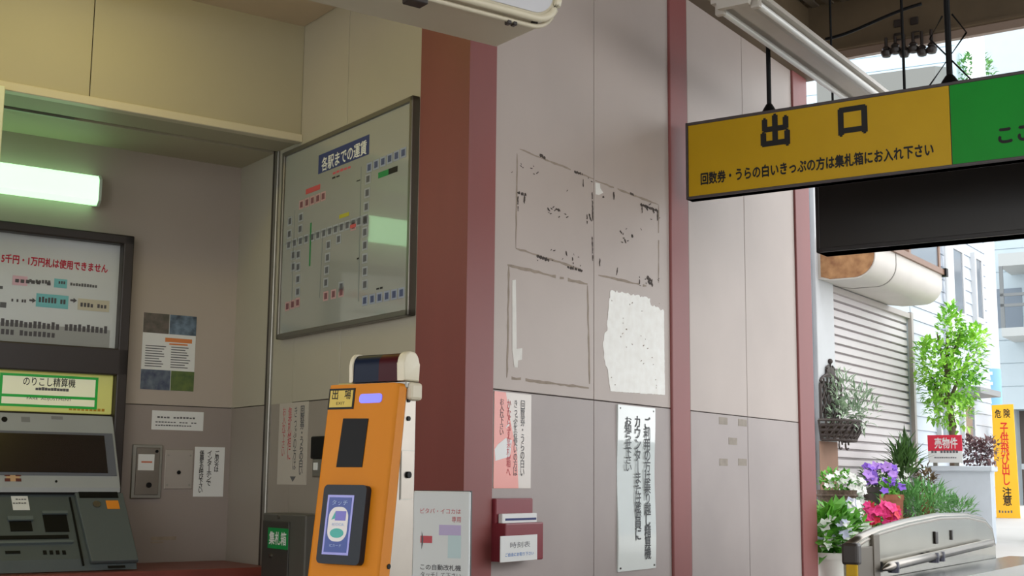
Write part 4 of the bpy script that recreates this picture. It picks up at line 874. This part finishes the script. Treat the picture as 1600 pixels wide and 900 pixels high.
# hedge strips
b = MB(FV)
xh0, xh1 = FV.hit(1503, 700)[0], FV.hit(1549, 700)[0]; zh = FV.hit(1520, 682)[1]
for k in range(9): foliage((xh0+(xh1-xh0)*(k+.5)/9, .12, (za+zh)/2), (.05, .09, (zh-za)/2), 60, .045, .5, b=b, fill=.1)
o = b.build('hedge', leafm['hedge']); o['label'] = 'dull purple-brown hedge on the garden wall left of the yellow board'; o['category'] = 'hedge'
b = MB(FV)
for k in range(8): foliage((x2+.1+k*.12, .37, (za+zh)/2+.03), (.09, .1, (zh-za)/2+.05), 60, .05, .5, b=b, fill=.1)
o = b.build('hedge', leafm['redhedge']); o['label'] = 'reddish hedge at the right edge beyond the yellow board'; o['category'] = 'hedge'

# utility pole with blue plate, yellow warning board
pp = at(1552, 600, 12.6); FP = Fr((pp.x, pp.y, 0), 122)
t = thing('utility_pole', 'white utility pole with a pale blue plate behind the yellow board', 'pole', FP, 0, 0, .95)
b = MB(FP); b.lathe(0, 0, [(.075, .9), (.065, 5), (.055, 9)], 16); b.build('shaft', mat('pole_white', (206, 208, 218), .5), t, 'auto')
z1 = at(1556, 577, 12.6).z; z0 = at(1556, 645, 12.6).z
b = MB(FP); b.lathe(0, 0, [(.078, z0), (.077, z1)], 16); b.build('blue_plate', mat('plate_blue', (130, 180, 226), .4), t, 'auto')
b = MB(FP)
for k in range(3): b.box(-.012, .012, -.083, -.075, z1-.06-k*.1, z1-.03-k*.1)
b.build('plate_print', M['white'], t)
wp = at(1569, 810, 11.9); FY = Fr((wp.x, wp.y, 0), 116); zg = wp.z
x0, x1, z0, z1 = FY.rect(0, 1549, 1588, 633, 809)
t = thing('warning_board', 'tall yellow warning board with red lettering standing by the street', 'sign', FY, 0, 0, z0)
yb_ = mat('warning_yellow', (250, 186, 40), .4)
b = MB(FY); b.prism([(x0, z0), (x1+.012, z0), (x1-.004, z1+.006), (x0+.002, z1)], 'y', 0, .03); b.build('board', yb_, t)
b = MB(FY); b.box(x0-.01, x1+.02, .0, .16, z0-.05, z0); b.box(x0+.03, x0+.05, .03, .1, z0, z1-.2); b.build('stand', mat('board_stand', (170, 170, 168), .6), t)
W_, Hh = x1-x0, z1-z0
b = MB(FY); b.text('危', x0+W_*.14, x0+W_*.42, z0+Hh*.885, z0+Hh*.96, .001, bold=.02); b.text('険', x0+W_*.54, x0+W_*.82, z0+Hh*.885, z0+Hh*.965, .001, bold=.02); b.text('注意', x0+W_*.33, x0+W_*.72, z0+Hh*.11, z0+Hh*.27, .001, True, bold=.02); b.build('black_lettering', M['ink'], t)
b = MB(FY); b.text('子供飛び出し', x0+W_*.33, x0+W_*.70, z0+Hh*.29, z0+Hh*.84, .001, True, bold=.02); b.build('red_lettering', mat('warning_red', (214, 40, 30), .5), t)
b = MB(FY); bars(b, 1556, 1584, 797, 801, FY, .001, 6, .5); b.build('small_print', M['inkg'], t)

# ------------------------------------------------------------------ plants by the shutter
potm = {'terra': mat('terracotta', (150, 92, 66), .7, vary=.08), 'white': mat('white_pot', (220, 218, 210), .4), 'wicker': mat('wicker', (84, 68, 54), .8, vary=.3, scale=60, bump=.5), 'dark': mat('dark_pot', (60, 54, 50), .6)}
flm = {k: mat('petal_'+k, c, .6) for k, c in (('white', (245, 245, 240)), ('violet', (130, 84, 200)), ('lilac', (176, 130, 214)), ('pink', (232, 50, 130)), ('red', (214, 44, 66)), ('lav', (206, 206, 232)))}
def flower(b, p, r, n=5, face=None):
    f = (face or (EYE-Vector(p))*1).normalized() if face is None else Vector(face).normalized()
    f = (f+Vector((random.uniform(-.5, .5), random.uniform(-.5, .5), random.uniform(-.2, .6)))).normalized()
    u = f.cross(Vector((0, 0, 1))).normalized(); v = f.cross(u)
    for k in range(n):
        a = 2*math.pi*k/n; d = u*math.cos(a)+v*math.sin(a)
        b.leaf(Vector(p), d+f*.25, f, r, r*.95, .08)
def plant(name, label, cat, px, py0, Y, rx, py1, pot, leaf, blooms, nl=160, L=.05, Wl=.5, potw=None, base=None, upv=.4, group=None, pot_h=.16):
    """py0..py1: top and bottom of the greenery in the photo; the pot stands under it on base"""
    c = at(px, (py0+py1)/2, Y); sc_ = Y/2014.9; rz = abs(py1-py0)/2*sc_; rad = rx*sc_
    F_ = Fr((c.x, c.y, 0), 90); zb0 = c.z-rz; base = zb0-pot_h if base is None else base
    t = thing(name, label, cat, F_, 0, 0, base)
    pw = potw or rad*.7
    if pot == 'wicker':
        b = MB(F_); n = 7
        prof_ = []
        for k in range(n+1): z = base+(zb0+.01-base)*k/n; prof_ += [(pw*(.85+.15*k/n)+.008*(k % 2), z)]
        b.lathe(0, 0, prof_, 22)
        for k in range(n): z = base+(zb0+.01-base)*(k+.5)/n; b.tube([((pw*(.87+.15*k/n)+.006*(j % 2))*math.cos(2*math.pi*j/22), (pw*(.87+.15*k/n)+.006*(j % 2))*math.sin(2*math.pi*j/22), z) for j in range(22)], .009, 5, True)
        b.build('basket', potm['wicker'], t)
    else:
        b = MB(F_); b.lathe(0, 0, [(pw*.72, base), (pw*.98, zb0-.02), (pw*1.06, zb0-.02), (pw*1.06, zb0+.015), (pw*.95, zb0+.015), (pw*.9, zb0-.02)], 22); b.build('pot', potm[pot], t, 'auto')
    b = MB(F_); foliage((0, 0, c.z), (rad, rad*.8, rz), nl, L, Wl, b=b, up=upv, fill=.3)
    for k in range(8):
        a = random.uniform(0, 6.28); b.tube([(0, 0, zb0), (rad*.3*math.cos(a), rad*.3*math.sin(a), c.z-rz*.3), (rad*.6*math.cos(a), rad*.6*math.sin(a), c.z+rz*.5)], .003, 4)
    b.build('foliage', leafm[leaf], t)
    for col, n, r in blooms:
        b = MB(F_)
        for _ in range(n):
            a = random.uniform(-1, 1); e = random.uniform(-.55, 1); q_ = (a*rad*.95, -rad*random.uniform(.3, .85), c.z+e*rz*.95)
            flower(b, q_, r*random.uniform(.8, 1.2), face=(random.uniform(-.4, .4), -1, .4))
        b.build('blossom', flm[col], t)
    return t
gz = .76
# two step wooden stand carrying the rear pots
sp = at(1400, 800, 8.5); FN = Fr(FA.w((Vector((sp.x, sp.y, 0))-FA.o) @ FA.x, 0, 0), AY)
sB = (Vector((sp.x, sp.y, 0))-FA.o) @ FA.x
plant('potted_plant', 'wicker basket of white flowers at the foot of the brown pillar', 'potted plant', 1307, 738, 7.75, 27, 768, 'wicker', 'bright', [('white', 16, .025)], 150, .05, base=gz+.0, potw=.11)
plant('potted_plant', 'pot of violet petunias in front of the shutter', 'potted plant', 1370, 728, 8.5, 27, 764, 'dark', 'dark', [('violet', 16, .036), ('lilac', 12, .036)], 140, .05, base=gz, potw=.09)
plant('potted_plant', 'trailing violet and yellow-green plant below the petunias', 'potted plant', 1393, 748, 8.2, 16, 776, 'terra', 'bright', [('violet', 7, .03)], 90, .05, base=gz, potw=.07)
plant('spiky_plant', 'dark spiky upright plant behind the violet petunias', 'potted plant', 1412, 702, 9.0, 18, 756, 'dark', 'dark', [('white', 5, .025)], 150, .16, .16, base=gz+.02, upv=1.6)
plant('potted_plant', 'brownish wilting plant right of the spiky plant', 'potted plant', 1446, 730, 9.1, 18, 775, 'terra', 'brown', [], 170, .05, base=gz+.03)
plant('bush', 'wide feathery green bush behind the gate guard', 'bush', 1432, 758, 8.3, 52, 812, 'terra', 'feather', [], 620, .09, .14, base=gz, upv=.7, potw=.16)
plant('bush', 'low feathery green bush in front of the garden wall', 'bush', 1487, 780, 9.0, 34, 812, 'terra', 'feather', [], 320, .08, .14, base=gz+.03, upv=.7, potw=.12)
plant('potted_plant', 'pink and red flowers in front of the feathery bush', 'potted plant', 1374, 788, 7.7, 26, 826, 'terra', 'bright', [('pink', 30, .034), ('red', 10, .03)], 90, .05, base=gz-.0, potw=.09)
plant('potted_plant', 'white and pale lilac flowers between basket and pink flowers', 'potted plant', 1322, 785, 7.5, 18, 814, 'dark', 'bright', [('white', 10, .034), ('lav', 10, .034)], 80, .05, base=gz, potw=.07)
plant('potted_plant', 'thin white-flowered plant left of the violet petunias', 'potted plant', 1340, 745, 8.0, 10, 800, 'white', 'silver', [('white', 14, .025)], 70, .05, base=gz, potw=.05)
plant('leafy_plant', 'large-leaved green plant in a white pot beside the end post', 'potted plant', 1298, 800, 7.3, 34, 866, 'white', 'bright', [('white', 7, .045), ('lav', 8, .03)], 200, .12, .5, base=.72, potw=.1, pot_h=.1)
plant('leafy_plant', 'green plant with a single white bloom near the gate nose', 'potted plant', 1338, 812, 7.4, 16, 846, 'white', 'bright', [('white', 4, .045)], 90, .08, .5, base=.72, potw=.08)
# wrought-iron wall basket on the pillar
iron = mat('wrought_iron', (70, 60, 56), .6)
xc_, zc_ = FA.hit(1312, 640, -.3); z0 = FA.hit(1300, 686, -.3)[1]; z1 = FA.hit(1300, 655, -.3)[1]; z2 = FA.hit(1300, 592, -.3)[1]; z3 = FA.hit(1302, 566, -.3)[1]
xc_ = FA.hit(1306, 640, -.38)[0]; rb = .24; yw_ = y0-.04
t = thing('wall_basket', 'dark wrought-iron lattice wall basket of trailing greenery on the white pillar', 'wall basket', FA, xc_, yw_, z0)
b = MB(FA)
hw = .19
for k in range(7):
    u = -hw+2*hw*k/6; zt_ = z2+.05*math.sqrt(max(0, 1-(u/hw)**2)); b.tube([(xc_+u, yw_, z1), (xc_+u, yw_, zt_-.02)], .006, 5)
for k in range(-5, 6):
    for sg in (-1, 1):
        a = Vector((k*.075, z1)); e = a+Vector((sg*(z2-z1)*.9, z2-z1)); pts = [(a+(e-a)*q_/10) for q_ in range(11)]; pts = [p for p in pts if abs(p.x) <= hw]
        if len(pts) > 1: b.tube([(xc_+p.x, yw_-.004*sg, p.y) for p in pts], .006, 5)
b.tube([(xc_+hw*math.cos(R(a)), yw_, z2-.02+.07*math.sin(R(a))) for a in range(0, 181, 15)], .009, 6)
b.tube([(xc_-hw, yw_, z1), (xc_-hw, yw_, z2-.02)], .009, 6); b.tube([(xc_+hw, yw_, z1), (xc_+hw, yw_, z2-.02)], .009, 6)
for s_ in (-1, 1): b.tube([(xc_+s_*(.03+.05*math.sin(a*.5)), yw_, z2+.05+(z3-z2-.05)*a/6) for a in range(7)], .007, 5)
b.tube([(xc_, yw_, z2+.03), (xc_, yw_, z3+.03)], .007, 5); b.ball((xc_, yw_, z3+.03), .018)
b.poly([(xc_-.1, z2+.03), (xc_+.1, z2+.03), (xc_+.05, z2+.1), (xc_-.05, z2+.1)], yw_-.004, .006)
b.build('lattice', iron, t)
b = MB(FA)
def arc(z, r, n=14): return [(xc_+r*math.cos(R(180+180*k/n)), yw_+r*.75*math.sin(R(180+180*k/n)), z) for k in range(n+1)]
for k in range(5): b.tube(arc(z0+(z1-z0)*k/4, rb*(.82+.045*k)), .010, 6)
A0, A1 = arc(z0, rb*.82, 12), arc(z1, rb, 12)
for p, q_ in zip(A0, A1): b.tube([p, q_], .008, 5)
for k in range(10): b.tube([A0[k], Vector(A0[k]).lerp(Vector(A1[k+1]), .5)+Vector((0, -.02, 0)), A1[k+2]], .007, 5)
for s_ in (-.12, .0): b.tube([(xc_+s_+.03*math.cos(a), yw_-.1, z0-.03+.03*math.sin(a)) for a in [q_*.5 for q_ in range(12)]], .006, 5)
b.build('basket', iron, t)
b = MB(FA); foliage((xc_, yw_-.1, z1+.04), (.2, .09, .09), 170, .07, .35, b=b); foliage((xc_+.16, yw_-.14, z1+.10), (.2, .1, .14), 150, .08, .18, b=b, up=.8); foliage((xc_-.02, yw_-.08, z1+.2), (.12, .06, .14), 80, .08, .2, b=b, up=.9)
b.build('foliage', leafm['silver'], t)
b = MB(FA); b.prism([(xc_+.2*math.cos(R(a)), yw_+.15*math.sin(R(a))) for a in range(180, 361, 20)], 'z', z0+.02, z1-.02); b.build('liner', potm['wicker'], t)
# far greenery above the sign
ft = at(1522, 98, 15.5); FZ = Fr((ft.x, ft.y, 0), 90)
t = thing('far_tree', 'pale green treetop far away above the green end of the exit sign', 'tree', FZ, 0, 0, .95)
b = MB(FZ); b.tube([(0, 0, .9), (0, 0, ft.z)], [.06, .015], 8); b.build('trunk', bark, t)
b = MB(FZ); foliage((0, 0, ft.z-.12), (.24, .2, .26), 300, .08, .5, b=b); b.build('crown', leafm['feather'], t)
